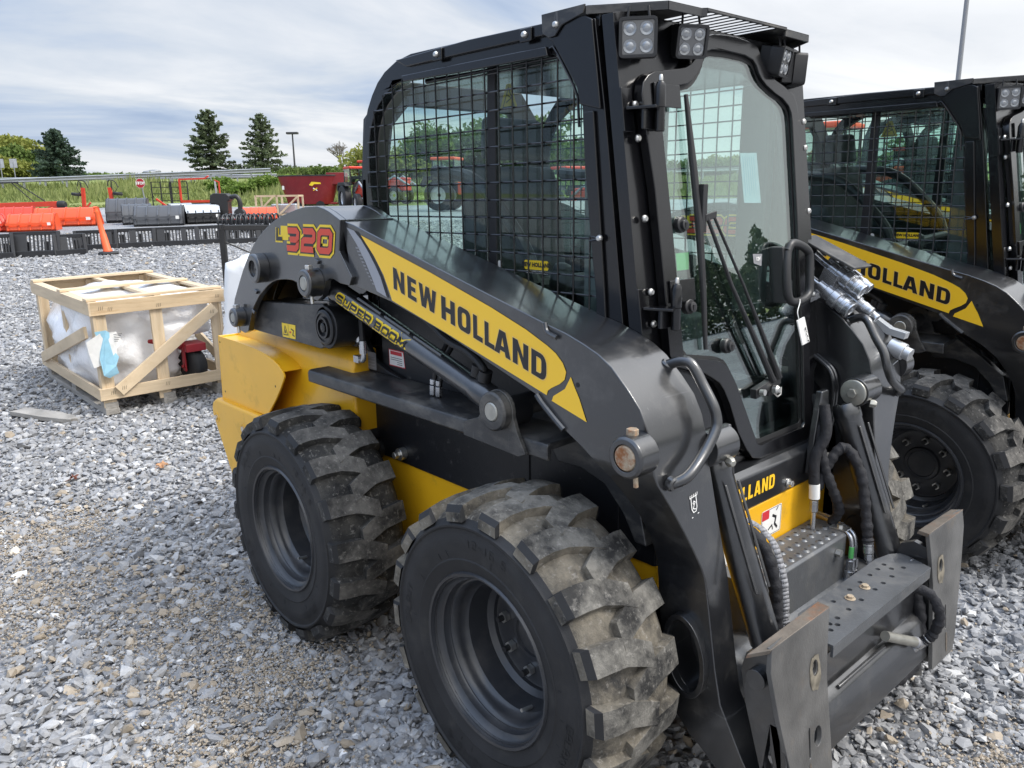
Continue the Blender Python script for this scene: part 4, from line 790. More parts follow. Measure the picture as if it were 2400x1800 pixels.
    for dy in (0, .022):
        t.tube(curve([(1.35, .36+dy, .535), (1.44, .31+dy, .550), (1.50, .265+dy, .556), (1.535, .25+dy, .548), (1.545, .248+dy, .52), (1.545, .247+dy, .47)], 5), .0068, 12, 0); t.cyl((1.545, .247+dy, .475), (1.545, .247+dy, .445), .0125, 6, 1); t.cyl((1.545, .247+dy, .442), (1.545, .247+dy, .41), .0145, 20, 1); t.cyl((1.545, .247+dy, .445), (1.545, .247+dy, .44), .010, 12, 1)
    t.cyl((1.5452, .2472, .518), (1.5452, .2472, .482), .0074, 12, 2); t.build('steel_pipe', ['coupler_steel', 'coupler_steel', 'label_green'], sb, .001)
def attach_build(root):
    a = MB(); z = .513
    P = [(1.624,-.21),(1.655,-.285),(1.752,-.285),(1.752,.285),(1.66,.322),(1.636,.285),(1.624,.225)]
    hs = []
    for x, y in ((1.655,-.14),(1.70,-.20),(1.715,-.225),(1.70,-.16),(1.655,-.09),(1.70,-.10),(1.655,.0),(1.70,-.03),(1.655,.06),(1.70,.05),(1.655,.12),(1.70,.10),(1.655,.17),(1.70,.155),(1.68,.20),(1.70,.23),(1.655,.21),(1.715,-.19)): hs.append(arc(x, y, .0072, 0, 340, 11))
    a.prism(P, 'xy', z-.006, z, hs); a.box(1.746, 1.7525, -.284, .284, z-.032, z-.0062)
    st = a.build('step_plate', ['step_grey'], root, .003)
    b = MB()
    for y in (-.045, .04): b.cyl((1.678, y, z), (1.678, y, z+.009), .0095, 6); b.cyl((1.678, y, z), (1.678, y, z+.0025), .014, 16)
    b.build('bolts', ['pin_face'], st, .001)
    c = MB(); c.prism([(1.69,.445),(1.715,.45),(1.72,.36),(1.735,.352),(1.745,.34),(1.765,.235),(1.752,.225),(1.70,.24),(1.66,.33)], 'xz', -.31, .31); c.tube([(1.735, -.20, .355), (1.735, .06, .355)], .006, 8); c.build('cross_bar', ['charcoal_paint'], root, .005)
    t = MB(); t.cyl((1.50, -.399, .345), (1.50, .399, .345), .075, 28); t.build('cross_tube', ['step_grey'], root, .003)
    r = MB(); r.tube([(1.74, .045, .395), (1.755, .13, .355), (1.765, .185, .330)], .0135, 14, 0); r.lathe([(.012, 0), (.017, .008), (.015, .022), (.009, .03)], (1.764, .183, .331), (.15, .8, -.5), 9, 1); r.build('locking_lever', ['pin_steel', 'label_grey'], root)
    for s in (-1, 1): quick_plate(root, s)
    for s in (-1, 1):
        p0, p1 = Vector((1.431, s*.345, .945)), Vector((1.627, s*.344, .458)); d = (p1-p0).normalized(); Ln = (p1-p0).length
        m = MB(); m.lathe([(.034, .03), (.040, .045), (.040, .075), (.0375, .079), (.0375, Ln-.03), (.030, Ln-.02)], p0, d, 32); m.cyl((1.470, s*.43, .957), (1.470, s*.338, .957), .044, 32); m.lathe([(.039, 0), (.039, .006), (.035, .008)], (1.470, s*.338, .957), (0, -s, 0), 30, 1); m.cyl((1.470, s*.331, .957), (1.470, s*.319, .957), .015, 6, 1)
        m.lathe([(.013, 0), (.013, .012), (.008, .02)], (1.505, s*.372, .925), (.8, .3*s, -.1), 6, 1); sd_ = d.cross(Vector((0, 1, 0)))
        for a_ in (-.35, .25): m.tube([p0+d*.10+Vector((.035, -s*.03*a_*3, .012)), p0+d*(Ln-.16)+Vector((.035, -s*.03*a_*3, .012))], .004, 6)
        m.cyl(p1+Vector((0, -.035, 0)), p1+Vector((0, .035, 0)), .034, 20); m.build('tilt_cylinder', ['charcoal_paint', 'pin_steel'], root, .002)
    H = [('hydraulic_hose', .0145, [(1.40, .255, .955), (1.43, .23, .83), (1.455, .225, .745), (1.48, .24, .675), (1.49, .265, .61), (1.46, .28, .55)]), ('hydraulic_hose', .0155, [(1.44, .215, .68), (1.46, .25, .77), (1.485, .285, .80), (1.53, .29, .74), (1.555, .285, .65), (1.575, .275, .56), (1.582, .272, .525)]), ('hydraulic_hose', .016, [(1.43, -.30, .72), (1.50, -.29, .73), (1.555, -.275, .69), (1.585, -.265, .60), (1.595, -.265, .52), (1.605, -.27, .45)]), ('hydraulic_hose', .014, [(1.70, .20, .47), (1.77, .235, .46), (1.80, .25, .40), (1.79, .25, .34), (1.77, .24, .31)]), ('hydraulic_hose', .017, [(1.70, .12, .22), (1.73, .20, .19), (1.745, .28, .23), (1.735, .30, .34), (1.71, .30, .44)])]
    for nm, r0, pts in H:
        h = MB(); pp = curve(pts, 10); h.tube(pp, [r0*(1+.11*math.sin(i*1.9)+.07*math.sin(i*.83)) for i in range(len(pp))], 12, 0)
        ho = h.build(nm, ['hose_sleeve'], root)
        f = MB(); e0 = pp[-1]; dd = (pp[-1]-pp[-4]).normalized(); f.cyl(e0-dd*.015, e0+dd*.022, r0*.95, 16); f.cyl(e0+dd*.024, e0+dd*.042, r0*.85, 6); f.cyl(e0+dd*.04, e0+dd*.075, r0*.55, 12); f.build('hose_fitting', ['coupler_steel'], ho, .001)
    g = MB(); pp = curve([(1.452, -.285, .738), (1.515, -.268, .742), (1.573, -.255, .695), (1.603, -.247, .60), (1.612, -.247, .52), (1.62, -.252, .455)], 8)
    for i in range(len(pp)-1): a_, b_ = pp[i], pp[i+1]; g.add([a_+Vector((-.004, -.009, 0)), a_+Vector((.002, .009, 0)), b_+Vector((.002, .009, 0)), b_+Vector((-.004, -.009, 0))], [(0, 1, 2, 3)])
    go = g.build('hose_webbing', ['webbing_grey'], root); go.modifiers.new('thick', 'SOLIDIFY').thickness = .002
    f = MB(); f.cyl((1.442, .195, .70), (1.445, .195, .655), .0155, 18, 1); f.cyl((1.445, .195, .65), (1.446, .195, .615), .012, 6, 0); f.cyl((1.446, .195, .612), (1.447, .195, .558), .007, 12, 0); f.tube(curve([(1.44, .195, .70), (1.435, .20, .78), (1.45, .225, .85), (1.43, .24, .93)], 6), .016, 12, 2); f.build('hydraulic_fitting', ['coupler_steel', 'paper_white', 'hose_sleeve'], root, .001)
    # steel pipes up the inside of the left arm
    t = MB()
    for dy in (0, .018): t.tube(curve([(1.36, .40+dy, .72), (1.38, .40+dy, .90), (1.37, .40+dy, .985), (1.33, .405+dy, 1.02), (1.27, .41+dy, 1.05)], 5), .007, 10)
    t.build('steel_pipe', ['charcoal_paint'], root)
    # auxiliary couplers on top of the left arm
    k = MB(); k.prism([(1.20,1.40),(1.235,1.403),(1.42,1.317),(1.415,1.310),(1.235,1.394),(1.20,1.391)], 'xz', .385, .50); k.prism([(1.20,1.16),(1.40,1.13),(1.30,1.30),(1.21,1.391)], 'xz', .505, .493); kb = k.build('coupler_cover', ['rail_paint'], root, .003)
    cp = MB()
    def coupler(o, d, sc):
        cp.lathe([(.010*sc, -.05), (.010*sc, -.02), (.017*sc, -.018), (.017*sc, .01), (.021*sc, .012), (.021*sc, .035), (.0245*sc, .037), (.0245*sc, .060), (.020*sc, .062), (.020*sc, .075), (.022*sc, .076), (.022*sc, .088), (.0205*sc, .089), (.0205*sc, .101), (.021*sc, .102), (.021*sc, .108), (.012*sc, .109), (.010*sc, .095)], o, d, 20)
    dr = Vector((.80, 0, -.52)); coupler(Vector((1.335, .44, 1.300)), dr, 1.15); coupler(Vector((1.335, .485, 1.305)), dr, .85); coupler(Vector((1.315, .415, 1.245)), dr, 1.25); coupler(Vector((1.35, .475, 1.235)), dr, .85); coupler(Vector((1.36, .495, 1.215)), dr, .75)
    cp.obox((1.325, .43, 1.27), (.022, 0, -.014), (0, .022, 0), (.012, 0, .03)); cp.cyl((1.30, .415, 1.235), (1.27, .40, 1.215), .020, 6); cp.tube(curve([(1.27, .43, 1.35), (1.29, .44, 1.33), (1.31, .44, 1.315)], 4), .011, 12); cp.build('hydraulic_coupler', ['coupler_steel'], kb, .0012)
    b = MB(); b.prism([(1.36,1.17),(1.45,1.115),(1.50,1.105),(1.495,1.085),(1.44,1.095),(1.35,1.15)], 'xz', .63, .60); b.cyl((1.455, .60, 1.06), (1.50, .60, 1.045), .027, 20); b.cyl((1.50, .60, 1.045), (1.52, .60, 1.038), .021, 12); b.tube(curve([(1.49, .585, 1.02), (1.47, .58, 1.0), (1.45, .59, 1.01)], 4), .002, 6); b.build('socket_bracket', ['galvanised'], kb, .002)
    tg = MB(); tg.obox((1.408, .126, 1.160), (.0015, .0005, 0), (.003, .0135, .004), (.003, .014, -.036), 0); tg.tube(curve([(1.404, .105, 1.196), (1.398, .106, 1.215), (1.385, .14, 1.235), (1.345, .215, 1.235)], 4), .0012, 6, 0); to_ = tg.build('paper_tag', ['paper_white'], root); ink = MB(); o_ = Vector((1.4105, .128, 1.178)); dv_ = Vector((.003, .014, -.036))*1.6; uv_ = Vector((.003, .0135, .004))*.5
    ink.flat(stroke([(k/26, .35*math.sin(k*2.1)+.25*math.sin(k*.9)) for k in range(4, 23)], .09), lambda u, v: o_+dv_*u+uv_*v+Vector((.0012, -.001, 0))); ink.build('handwriting', ['decal_black'], to_, smooth=False)
    fl = MB()
def make_loader():
    root = empty('skid_steer_loader', (0, 0, 0))
    body_build(root); cab_build(root)
    for s in (-1, 1): arm(root, s); lift_cylinder(root, s); rear_link(root, s)
    attach_build(root)
    wf = wheel(root, 0, -1, 'tread_dusty'); wr = wheel(root, 0, -1, 'tread_worn')
    place_wheel(wf, 1.111, -1, .3); place_wheel(wr, 0, -1, .95)
    for p, x in ((wf, 1.111), (wr, 0)): c = copy_tree(p, root); place_wheel(c, x, 1, 1.4)
    return root
loader = make_loader()
tag(loader, 'nearest black and yellow skid steer loader with its model badge in full view', 'loader', 'skid steer loaders parked in a row')
ld2 = copy_tree(loader); ld2.location = (.1505, 2.2125, .0211); ld2.rotation_mode = 'XYZ'
ld2.rotation_euler = (R(3.4), R(.03), R(-.486)); tag(ld2, 'second skid steer loader, half hidden behind the nearest one and cut by the right edge', 'loader', 'skid steer loaders parked in a row')
ld3 = copy_tree(loader); ld3.location = (-.35, 4.6, .13); ld3.rotation_euler = (R(2), 0, R(-1)); tag(ld3, 'farthest skid steer loader, glimpsed only through the cab windows of the second one', 'loader', 'skid steer loaders parked in a row')
def recoat(o):                          # the second machine's tyres all take the darker tread materials
    for ch in [x for x in bpy.data.objects if x.parent == o]:
        if ch.name.split('.')[0] == 'tyre':
            for i, m in enumerate(('rubber', 'tread_worn', 'groove_worn')): ch.material_slots[i].link = 'OBJECT'; ch.material_slots[i].material = M[m]
        recoat(ch)
recoat(ld2)
# ================================================================== ground
def numpy_mesh(name, V, Fc, mats, mi=None, tint=None):
    me = bpy.data.meshes.new(name); nv, nf = len(V), len(Fc); k = Fc.shape[1]
    me.vertices.add(nv); me.vertices.foreach_set('co', V.astype(np.float32).ravel()); me.loops.add(nf*k); me.loops.foreach_set('vertex_index', Fc.astype(np.int32).ravel())
    me.polygons.add(nf); me.polygons.foreach_set('loop_start', (np.arange(nf)*k).astype(np.int32))
    for m in mats: me.materials.append(M[m])
    if mi is not None: me.polygons.foreach_set('material_index', mi.astype(np.int32))
    if tint is not None:
        a = me.attributes.new('tint', 'FLOAT', 'POINT'); a.data.foreach_set('value', tint.astype(np.float32))
    me.update(calc_edges=True); me.validate(); me.shade_flat(); o = bpy.data.objects.new(name, me); col.objects.link(o); return o
def hgt_np(x, y): return np.interp((x-CAM.x)*fh.x+(y-CAM.y)*fh.y, TD, TH)
gm = bpy.data.materials.new('ground'); gm.use_nodes = True; t = gm.node_tree; n = t.nodes; l = t.links; b = n['Principled BSDF']; b.inputs['Roughness'].default_value = .9; b.inputs['Specular IOR Level'].default_value = .2
c = n.new('ShaderNodeTexCoord'); at_ = n.new('ShaderNodeAttribute'); at_.attribute_name = 'tint'
def noise(sc, de=6, ro=.6):
    q = n.new('ShaderNodeTexNoise'); q.inputs['Scale'].default_value = sc; q.inputs['Detail'].default_value = de; q.inputs['Roughness'].default_value = ro; l.new(c.outputs['Object'], q.inputs['Vector']); return q
def ramp(src, *st):
    r = n.new('ShaderNodeValToRGB'); l.new(src, r.inputs[0]); e = r.color_ramp.elements
    e[0].position, e[0].color = st[0][0], (*st[0][1], 1); e[1].position, e[1].color = st[-1][0], (*st[-1][1], 1)
    for p, cc in st[1:-1]: q = e.new(p); q.color = (*cc, 1)
    return r
def mixc(f, a, bb):
    x = n.new('ShaderNodeMix'); x.data_type = 'RGBA'
    for s_, i in ((f, 0), (a, 6), (bb, 7)):
        if hasattr(s_, 'links'): l.new(s_, x.inputs[i])
        elif i == 0: x.inputs[0].default_value = s_
        else: x.inputs[i].default_value = (*s_, 1)
    return x.outputs[2]
vo = n.new('ShaderNodeTexVoronoi'); vo.inputs['Scale'].default_value = 34; l.new(c.outputs['Object'], vo.inputs['Vector'])
vs = n.new('ShaderNodeSeparateColor'); l.new(vo.outputs['Color'], vs.inputs[0])
stones = ramp(vs.outputs[0], (0, (.11, .115, .125)), (.5, (.26, .27, .29)), (.85, (.40, .41, .42)), (1, (.68, .67, .65)))
fine = ramp(noise(30, 8, .7).outputs['Fac'], (.35, (.17, .172, .178)), (.65, (.37, .36, .345)))
grav = mixc(.5, stones.outputs[0], fine.outputs[0])
big = ramp(noise(.35, 5, .55).outputs['Fac'], (.40, (.26, .265, .28)), (.62, (.40, .405, .42))); grav = mixc(.55, grav, big.outputs[0])
gcol = ramp(noise(.5, 7, .6).outputs['Fac'], (.3, (.12, .155, .045)), (.5, (.20, .24, .075)), (.7, (.30, .31, .13)))
msk = ramp(at_.outputs['Fac'], (.45, (0, 0, 0)), (.55, (1, 1, 1)))
l.new(mixc(msk.outputs[0], grav, gcol.outputs[0]), b.inputs['Base Color'])
bu = n.new('ShaderNodeBump'); bu.inputs['Strength'].default_value = .9; bu.inputs['Distance'].default_value = .03; l.new(vo.outputs['Distance'], bu.inputs['Height']); l.new(bu.outputs[0], b.inputs['Normal'])
M['ground'] = gm
# one sheet in (depth, lateral) strips, fine near the yard, reaching the horizon
ds = np.concatenate([[-400, -150, -60, -25, -10, -4], np.arange(-1, 12, .5), np.arange(12, 80, 1.0), np.arange(80, 420, 12), [500, 800, 1300, 2400]])
ls = np.concatenate([[-2400, -1200, -600, -300, -160, -90], np.arange(-60, 61, 2.0), [90, 160, 300, 600, 1200, 2400]])
D_, L_ = np.meshgrid(ds, ls, indexing='ij'); X = CAM.x+D_*fh.x+L_*rh.x; Y_ = CAM.y+D_*fh.y+L_*rh.y
edge = 40+1.2*np.sin(L_*.21)+.8*np.sin(L_*.53+1)
Z = np.interp(D_, TD, TH)+np.where(D_ > 42, .10*np.sin(L_*.33+D_*.2)+.07*np.sin(D_*.7-L_*.13), 0)*(D_ < 57)
gt = np.where((D_ > edge) & ~((D_ > 61) & (D_ < 74)), 1., 0.)
nd_, nl_ = D_.shape; idx = np.arange(nd_*nl_).reshape(nd_, nl_)
q = np.stack([idx[:-1, :-1], idx[:-1, 1:], idx[1:, 1:], idx[1:, :-1]], -1).reshape(-1, 4)
g = numpy_mesh('ground', np.stack([X, Y_, Z-.012], -1).reshape(-1, 3), q, ['ground'], None, gt.ravel()); g['kind'] = 'structure'; g.data.shade_smooth()
road = MB(); pts = []
for lx in np.arange(-120, 121, 6.0): pts.append((CAM+fh*61.6+rh*lx, CAM+fh*69+rh*lx))
for (a0, a1), (b0, b1) in zip(pts[:-1], pts[1:]): road.add([(p.x, p.y, hgt((p-CAM).dot(fh))+.06) for p in (a0, b0, b1, a1)], [(0, 1, 2, 3)])
o = road.build('road', ['asphalt'], None); o['kind'] = 'structure'
# crushed stone, each chip its own little polyhedron, in one mesh: nobody could count it
def icosa():
    p = (1+5**.5)/2; v = np.array([(-1,p,0),(1,p,0),(-1,-p,0),(1,-p,0),(0,-1,p),(0,1,p),(0,-1,-p),(0,1,-p),(p,0,-1),(p,0,1),(-p,0,-1),(-p,0,1)], float); v /= np.linalg.norm(v[0])
    f = np.array([(0,11,5),(0,5,1),(0,1,7),(0,7,10),(0,10,11),(1,5,9),(5,11,4),(11,10,2),(10,7,6),(7,1,8),(3,9,4),(3,4,2),(3,2,6),(3,6,8),(3,8,9),(4,9,5),(2,4,11),(6,2,10),(8,6,7),(9,8,1)]); return v, f
def chips(spec):
    xs, ys, ss = [], [], []
    for r0, r1, dens, sz in spec:
        th0, th1 = YAW-R(52), YAW+R(43); nn = int(dens*(th1-th0)*(r1*r1-r0*r0)/2)
        r = np.sqrt(rng.uniform(r0*r0, r1*r1, nn)); a = rng.uniform(th0, th1, nn); xs.append(CAM.x+r*np.cos(a)); ys.append(CAM.y+r*np.sin(a)); ss.append(sz*np.clip(rng.lognormal(0, .52, nn), .35, 2.6))
    return map(np.concatenate, (xs, ys, ss))
x, y, s = chips([(.7, 3.2, 2900, .0106), (3.2, 5.5, 2500, .0108), (5.5, 9, 1500, .0128), (9, 15, 720, .0150), (15, 27, 220, .020)])
keep = np.ones(len(x), bool)
for cx, cy in ((0, -.665), (1.111, -.665)): keep &= ~((abs(x-cx) < .16) & (abs(y-cy) < .14))
DIRT = [(-.30, -1.05, .55), (.55, -1.30, .45), (.20, -.98, .35), (.95, -1.22, .35), (-.9, -1.5, .5), (2.35, .55, .55), (2.6, .15, .5), (2.1, .2, .4), (1.75, -.75, .35), (-1.6, -1.3, .5), (3.2, .9, .6)]
fx = np.concatenate([cx+rng.normal(0, rr*.38, 3400) for cx, cy, rr in DIRT]); fy = np.concatenate([cy+rng.normal(0, rr*.38, 3400) for cx, cy, rr in DIRT])   # fines packed in the ruts
x, y, s = x[keep], y[keep], s[keep]; nC = len(x); x = np.concatenate([x, fx]); y = np.concatenate([y, fy]); s = np.concatenate([s, rng.uniform(.0028, .0062, len(fx))]); nS = len(x)
dm = np.zeros(nS)
for cx, cy, rr in DIRT: dm = np.maximum(dm, np.exp(-((x-cx)**2+(y-cy)**2)/(rr*rr)*1.6))
dm *= .55+.45*np.sin(x*9+np.cos(y*7))*np.cos(y*11+x*3); s = np.where((rng.random(nS) < dm*.6) & (np.arange(nS) < nC), s*.5, s)
V0, F0 = icosa(); V = np.repeat(V0[None], nS, 0)*rng.uniform(.55, 1.25, (nS, 12, 1)).astype(float)
V *= np.stack([rng.uniform(.9, 1.6, nS), rng.uniform(.7, 1.1, nS), rng.uniform(.38, .8, nS)], -1)[:, None, :]*s[:, None, None]
def rotm(ax, a):
    c_, s_ = np.cos(a), np.sin(a); o_, z_ = np.ones_like(a), np.zeros_like(a)
    return np.stack([np.stack(r, -1) for r in ([[o_, z_, z_], [z_, c_, -s_], [z_, s_, c_]] if ax == 0 else [[c_, z_, s_], [z_, o_, z_], [-s_, z_, c_]] if ax == 1 else [[c_, -s_, z_], [s_, c_, z_], [z_, z_, o_]])], -2)
for ax, sg in ((0, .38), (1, .38), (2, 3.1)): V = np.einsum('nij,nkj->nki', rotm(ax, rng.normal(0, sg, nS)), V)
V[:, :, 0] += x[:, None]; V[:, :, 1] += y[:, None]; V[:, :, 2] += (hgt_np(x, y)+np.where(np.arange(nS) < nC, rng.uniform(-.010, .006, nS), rng.uniform(.001, .010, nS))+.004*np.sin(x*5)*np.sin(y*4.3))[:, None]
FF = (F0[None]+(np.arange(nS)*12)[:, None, None]).reshape(-1, 3)
tn = np.clip(rng.normal(.45, .11, nS)+np.where(rng.random(nS) < .035, .38, 0), 0, 1)
kind = np.where(rng.random(nS) < np.where(np.arange(nS) < nC, .02+.45*dm, .62), 1, 0)
sm = M['stone']; t = sm.node_tree; bs = t.nodes['Principled BSDF']; bs.inputs['Roughness'].default_value = .7
def stone_variant(name, cols, pos):
    m = sm.copy(); m.name = name; e = [q for q in m.node_tree.nodes if q.type == 'VALTORGB'][0].color_ramp.elements
    for q, cc, p in zip(e, cols, pos): q.color = (*cc, 1); q.position = p
    nn = m.node_tree.nodes; ll = m.node_tree.links; tc_ = nn.new('ShaderNodeTexCoord'); no = nn.new('ShaderNodeTexNoise'); no.inputs['Scale'].default_value = 120; no.inputs['Detail'].default_value = 4; ll.new(tc_.outputs['Object'], no.inputs['Vector'])
    ad_ = nn.new('ShaderNodeMath'); ad_.operation = 'MULTIPLY_ADD'; ll.new(no.outputs['Fac'], ad_.inputs[0]); ad_.inputs[1].default_value = .35
    sb_ = nn.new('ShaderNodeMath'); sb_.operation = 'SUBTRACT'; ll.new([q for q in nn if q.type == 'ATTRIBUTE'][0].outputs['Fac'], sb_.inputs[0]); sb_.inputs[1].default_value = .175; ll.new(sb_.outputs[0], ad_.inputs[2]); ll.new(ad_.outputs[0], [q for q in nn if q.type == 'VALTORGB'][0].inputs[0])
    mx_ = [q for q in nn if q.type == 'MIX_SHADER'][0]; mx_.inputs[0].default_value = 0.0; M[name] = m
stone_variant('stone_grey', [(.092, .093, .096), (.27, .271, .276), (.66, .65, .63)], [.0, .45, 1]); stone_variant('stone_tan', [(.17, .14, .10), (.34, .285, .22), (.60, .54, .45)], [0, .5, 1])
gv = numpy_mesh('gravel', V.reshape(-1, 3), FF, ['stone_grey', 'stone_tan'], np.repeat(kind, 20), np.repeat(tn, 12)); gv['kind'] = 'stuff'
# ================================================================== near things
def crate():
    o = Vector((-3.545, -.465, .045)); ex = Vector((-3.535+3.545, .915, .015)); Lx = Vector((-1.56, -.03, .04)); W_ = ex.length; Ln = Lx.length; H = .82
    u = Lx.normalized(); v = ex.normalized(); wv = Vector((0, 0, 1)); root = empty('wooden_crate', o, 0, 'open pine slat crate on the gravel around a white wrapped load', 'crate')
    P = lambda a, b_, c_: u*a+v*b_+wv*c_
    def bd(nm, p, q, wd, nrm, th=.022, m='wood_pine'):
        mb = MB(); mb.board(P(*p), P(*q), wd, th, nrm); mb.build(nm, [m], root, .002)
    z1 = H-.05
    # end facing the machine (a = 0) and the opposite end
    for a, nn in ((-.012, u), (Ln+.012, u)):
        bd('rail', (a, -.01, z1), (a, W_+.01, z1), .095, nn, m='wood_pine_dark'); bd('rail', (a, -.01, .155), (a, W_+.01, .155), .085, nn)
    for b_, nn in ((-.012, v), (W_+.012, v)):
        bd('rail', (-.022, b_, z1), (Ln+.022, b_, z1), .095, nn); bd('rail', (-.022, b_, .155), (Ln+.022, b_, .155), .085, nn)
    for b_ in (.045, W_*.47, W_-.045): bd('post', (.012, b_, .05), (.012, b_, H-.02), .085, u); bd('post', (Ln-.012, b_, .11), (Ln-.012, b_, H-.02), .085, u)
    for a in (.03, Ln*.5, Ln-.03): bd('post', (a, .012, .11), (a, .012, H-.02), .075, v); bd('post', (a, W_-.012, .11), (a, W_-.012, H-.02), .075, v)
    bd('brace', (-.036, .10, .17), (-.036, W_-.07, .69), .085, u); bd('brace', (.07, -.036, .60), (Ln-.12, -.036, .20), .085, v)
    bd('brace', (.1, W_+.036, .2), (Ln-.1, W_+.036, .65), .085, v)
    for a in (.02, Ln*.44, Ln-.08): bd('slat', (a+.04, -.02, H+.008), (a+.04, W_+.02, H+.008), .10, wv, .018)
    for b_ in (.02, W_*.5, W_-.02): bd('slat', (0, b_, H-.012), (Ln, b_, H-.012), .05, wv, .02)
    for b_ in (.05, W_*.5, W_-.05): bd('skid', (-.01, b_, .02), (Ln, b_, .02), .095, wv, .04, 'wood_grey'); [bd('block', (a, b_, .06), (a+.11, b_, .06), .09, wv, .055, 'wood_grey') for a in (0, Ln*.47, Ln-.11)]
    for k in range(7): bd('floor_board', (k*Ln/7+.1, 0, .10), (k*Ln/7+.1, W_, .10), .11, wv, .018)
    # paper labels torn and folded round the corner post
    lb = MB(); f1 = lambda a_, c_: P(-.0365, a_, c_)
    def sheet(pts, off, mi): lb.add([P(-.040-off-.01*math.sin(i*1.7), a_, c_) for i, (a_, c_) in enumerate(pts)], [tuple(range(len(pts)))], mi)
    sheet([(-.07,.55),(.02,.60),(.13,.60),(.17,.52),(.12,.48),(.11,.40),(-.04,.36),(-.06,.46)], 0, 0); sheet([(-.01,.615),(.06,.62),(.085,.60),(.08,.50),(.125,.42),(.10,.36),(.115,.30),(.05,.275),(.01,.30),(.0,.42),(.015,.50)], .006, 1)
    lb.add([P(-.02, -.036, .58), P(.06, -.05, .54), P(.09, -.04, .40), P(.02, -.045, .36), P(-.03, -.037, .37)], [(0, 1, 2, 3, 4)], 0)
    lo = lb.build('shipping_label', ['paper_white', 'label_blue'], root, smooth=False); lo.modifiers.new('thick', 'SOLIDIFY').thickness = .0015
    tx = MB()
    for k in range(5): tx.flat(stroke([(.105, .585-k*.012), (.16-.008*k, .583-k*.012)], .004), lambda a_, c_: P(-.062, a_, c_))
    tx.build('print', ['decal_black'], lo, smooth=False)
    mk = MB()
    for b_, c_ in ((.04, z1), (.10, z1-.01), (W_*.47, z1-.02), (W_-.05, z1), (.05, .16), (W_*.47, .16), (W_-.06, .16), (.12, .19), (W_-.11, .66)):
        for k in range(3): mk.board(P(-.0238 if abs(c_-.19) > .02 and abs(c_-.66) > .02 else -.0478, b_+k*.012, c_-.012), P(-.0238 if abs(c_-.19) > .02 and abs(c_-.66) > .02 else -.0478, b_+k*.012+.006, c_+.014), .002, .001, u)
    mk.build('staples', ['decal_black'], root, smooth=False)
    # wrapped load
    ro = empty('wrapped_implement', o+P(.75, .45, .11), 0, 'red implement under crumpled white sheet, one caster wheel showing, inside the pine crate', 'implement')
    bm = bmesh.new(); bmesh.ops.create_icosphere(bm, subdivisions=5, radius=1)
    from mathutils import noise as mn
    for vv in bm.verts:
        c_ = vv.co.copy(); k = max(abs(c_.x), abs(c_.y), abs(c_.z))**.75; p = Vector((c_.x/k*.68, c_.y/k*.43, c_.z/k*.34))
        n_ = mn.ridged_multi_fractal(c_*1.6+Vector((3, 1, 2)), .9, 2.1, 5, 1., 2.); n2 = mn.noise(c_*2.2)
        p += c_*(.030*n_+.05*n2); p.z += .335
        if p.y > .16 and p.x > .25 and p.z < .34: p = Vector((p.x*.75+.02, p.y*.55, p.z))
        p.y *= 1-.25*max(0, p.z-.4)/.3*(p.x < .0); p.x -= .05
        vv.co = u*(-p.x)+v*p.y+wv*max(0.012, p.z)
    me = bpy.data.meshes.new('plastic_sheet'); bm.to_mesh(me); bm.free(); me.shade_smooth(); me.materials.append(M['plastic_wrap']); so_ = bpy.data.objects.new('plastic_sheet', me); col.objects.link(so_); so_.parent = ro
    w0 = Vector((0, 0, 0))+u*(-.66)+v*(.235); wd = (u*.35+v*.94).normalized()
    t_ = MB(); t_.lathe([(.03, -.055), (.075, -.055), (.105, -.050), (.122, -.036), (.128, -.012), (.128, .012), (.122, .036), (.105, .05), (.075, .055), (.03, .055)], w0+wv*.14, wd, 32); t_.build('caster_wheel', ['rubber'], ro, .003)
    f_ = MB(); f_.obox(w0+wv*.285-u*.02, u*.085, v*.075, wv*.03); f_.obox(w0+wv*.20-wd*.075, u*.03, wd*.008, wv*.10); f_.obox(w0+wv*.20+wd*.075, u*.03, wd*.008, wv*.10); f_.tube([w0+wv*.30-v*.05, w0+wv*.36-v*.30+u*.05], .035, 10); f_.cyl(w0+wv*.14-wd*.085, w0+wv*.14-wd*.1, .015, 8); f_.build('caster_fork', ['red_paint'], ro, .006)
crate()
def plank():
    a, b_ = Vector((-4.015, -.975, .045)), Vector((-3.47, -.70, .032)); d = (b_-a); u = d.normalized(); v = Vector((-u.y, u.x, 0)); root = None
    mb = MB(); Pp = [(0,0),(.02,.06),(.0,.12),(.35,.135),(.44,.11),(.52,.10),(.60,.055),(.56,.03),(.585,.015),(.50,.0),(.30,-.012)]
    mb.prism(Pp, None, 0, .032, [], 0, lambda p, q, t: a+u*p+v*q+Vector((0, 0, .008+t))); o = mb.build('broken_plank', ['wood_grey'], None, .003); tag(o, 'grey weathered broken plank lying on the gravel in front of the crate', 'plank')
plank()
def leaf(px, d, size, m, rot, label):
    c_ = gp(px, d)+Vector((0, 0, .028)); pts = []
    for k in range(22):
        a = 2*math.pi*k/22; r = size*(1.0 if k % 4 == 0 else .55 if k % 2 else .8)*(1.15 if abs(math.sin(a)) < .4 else .9); pts.append((c_.x+r*math.cos(a+rot), c_.y+r*math.sin(a+rot), c_.z+.014*math.sin(3*a+1)))
    mb = MB(); mb.add([c_+Vector((0, 0, .006))]+[Vector(p) for p in pts], [(0, i+1, (i+1) % 22+1) for i in range(22)]); mb.tube([c_, c_+Vector((.03, -.05, -.005))], .0015, 5); o = mb.build('dry_leaf', [m], None, smooth=False); tag(o, label, 'leaf')
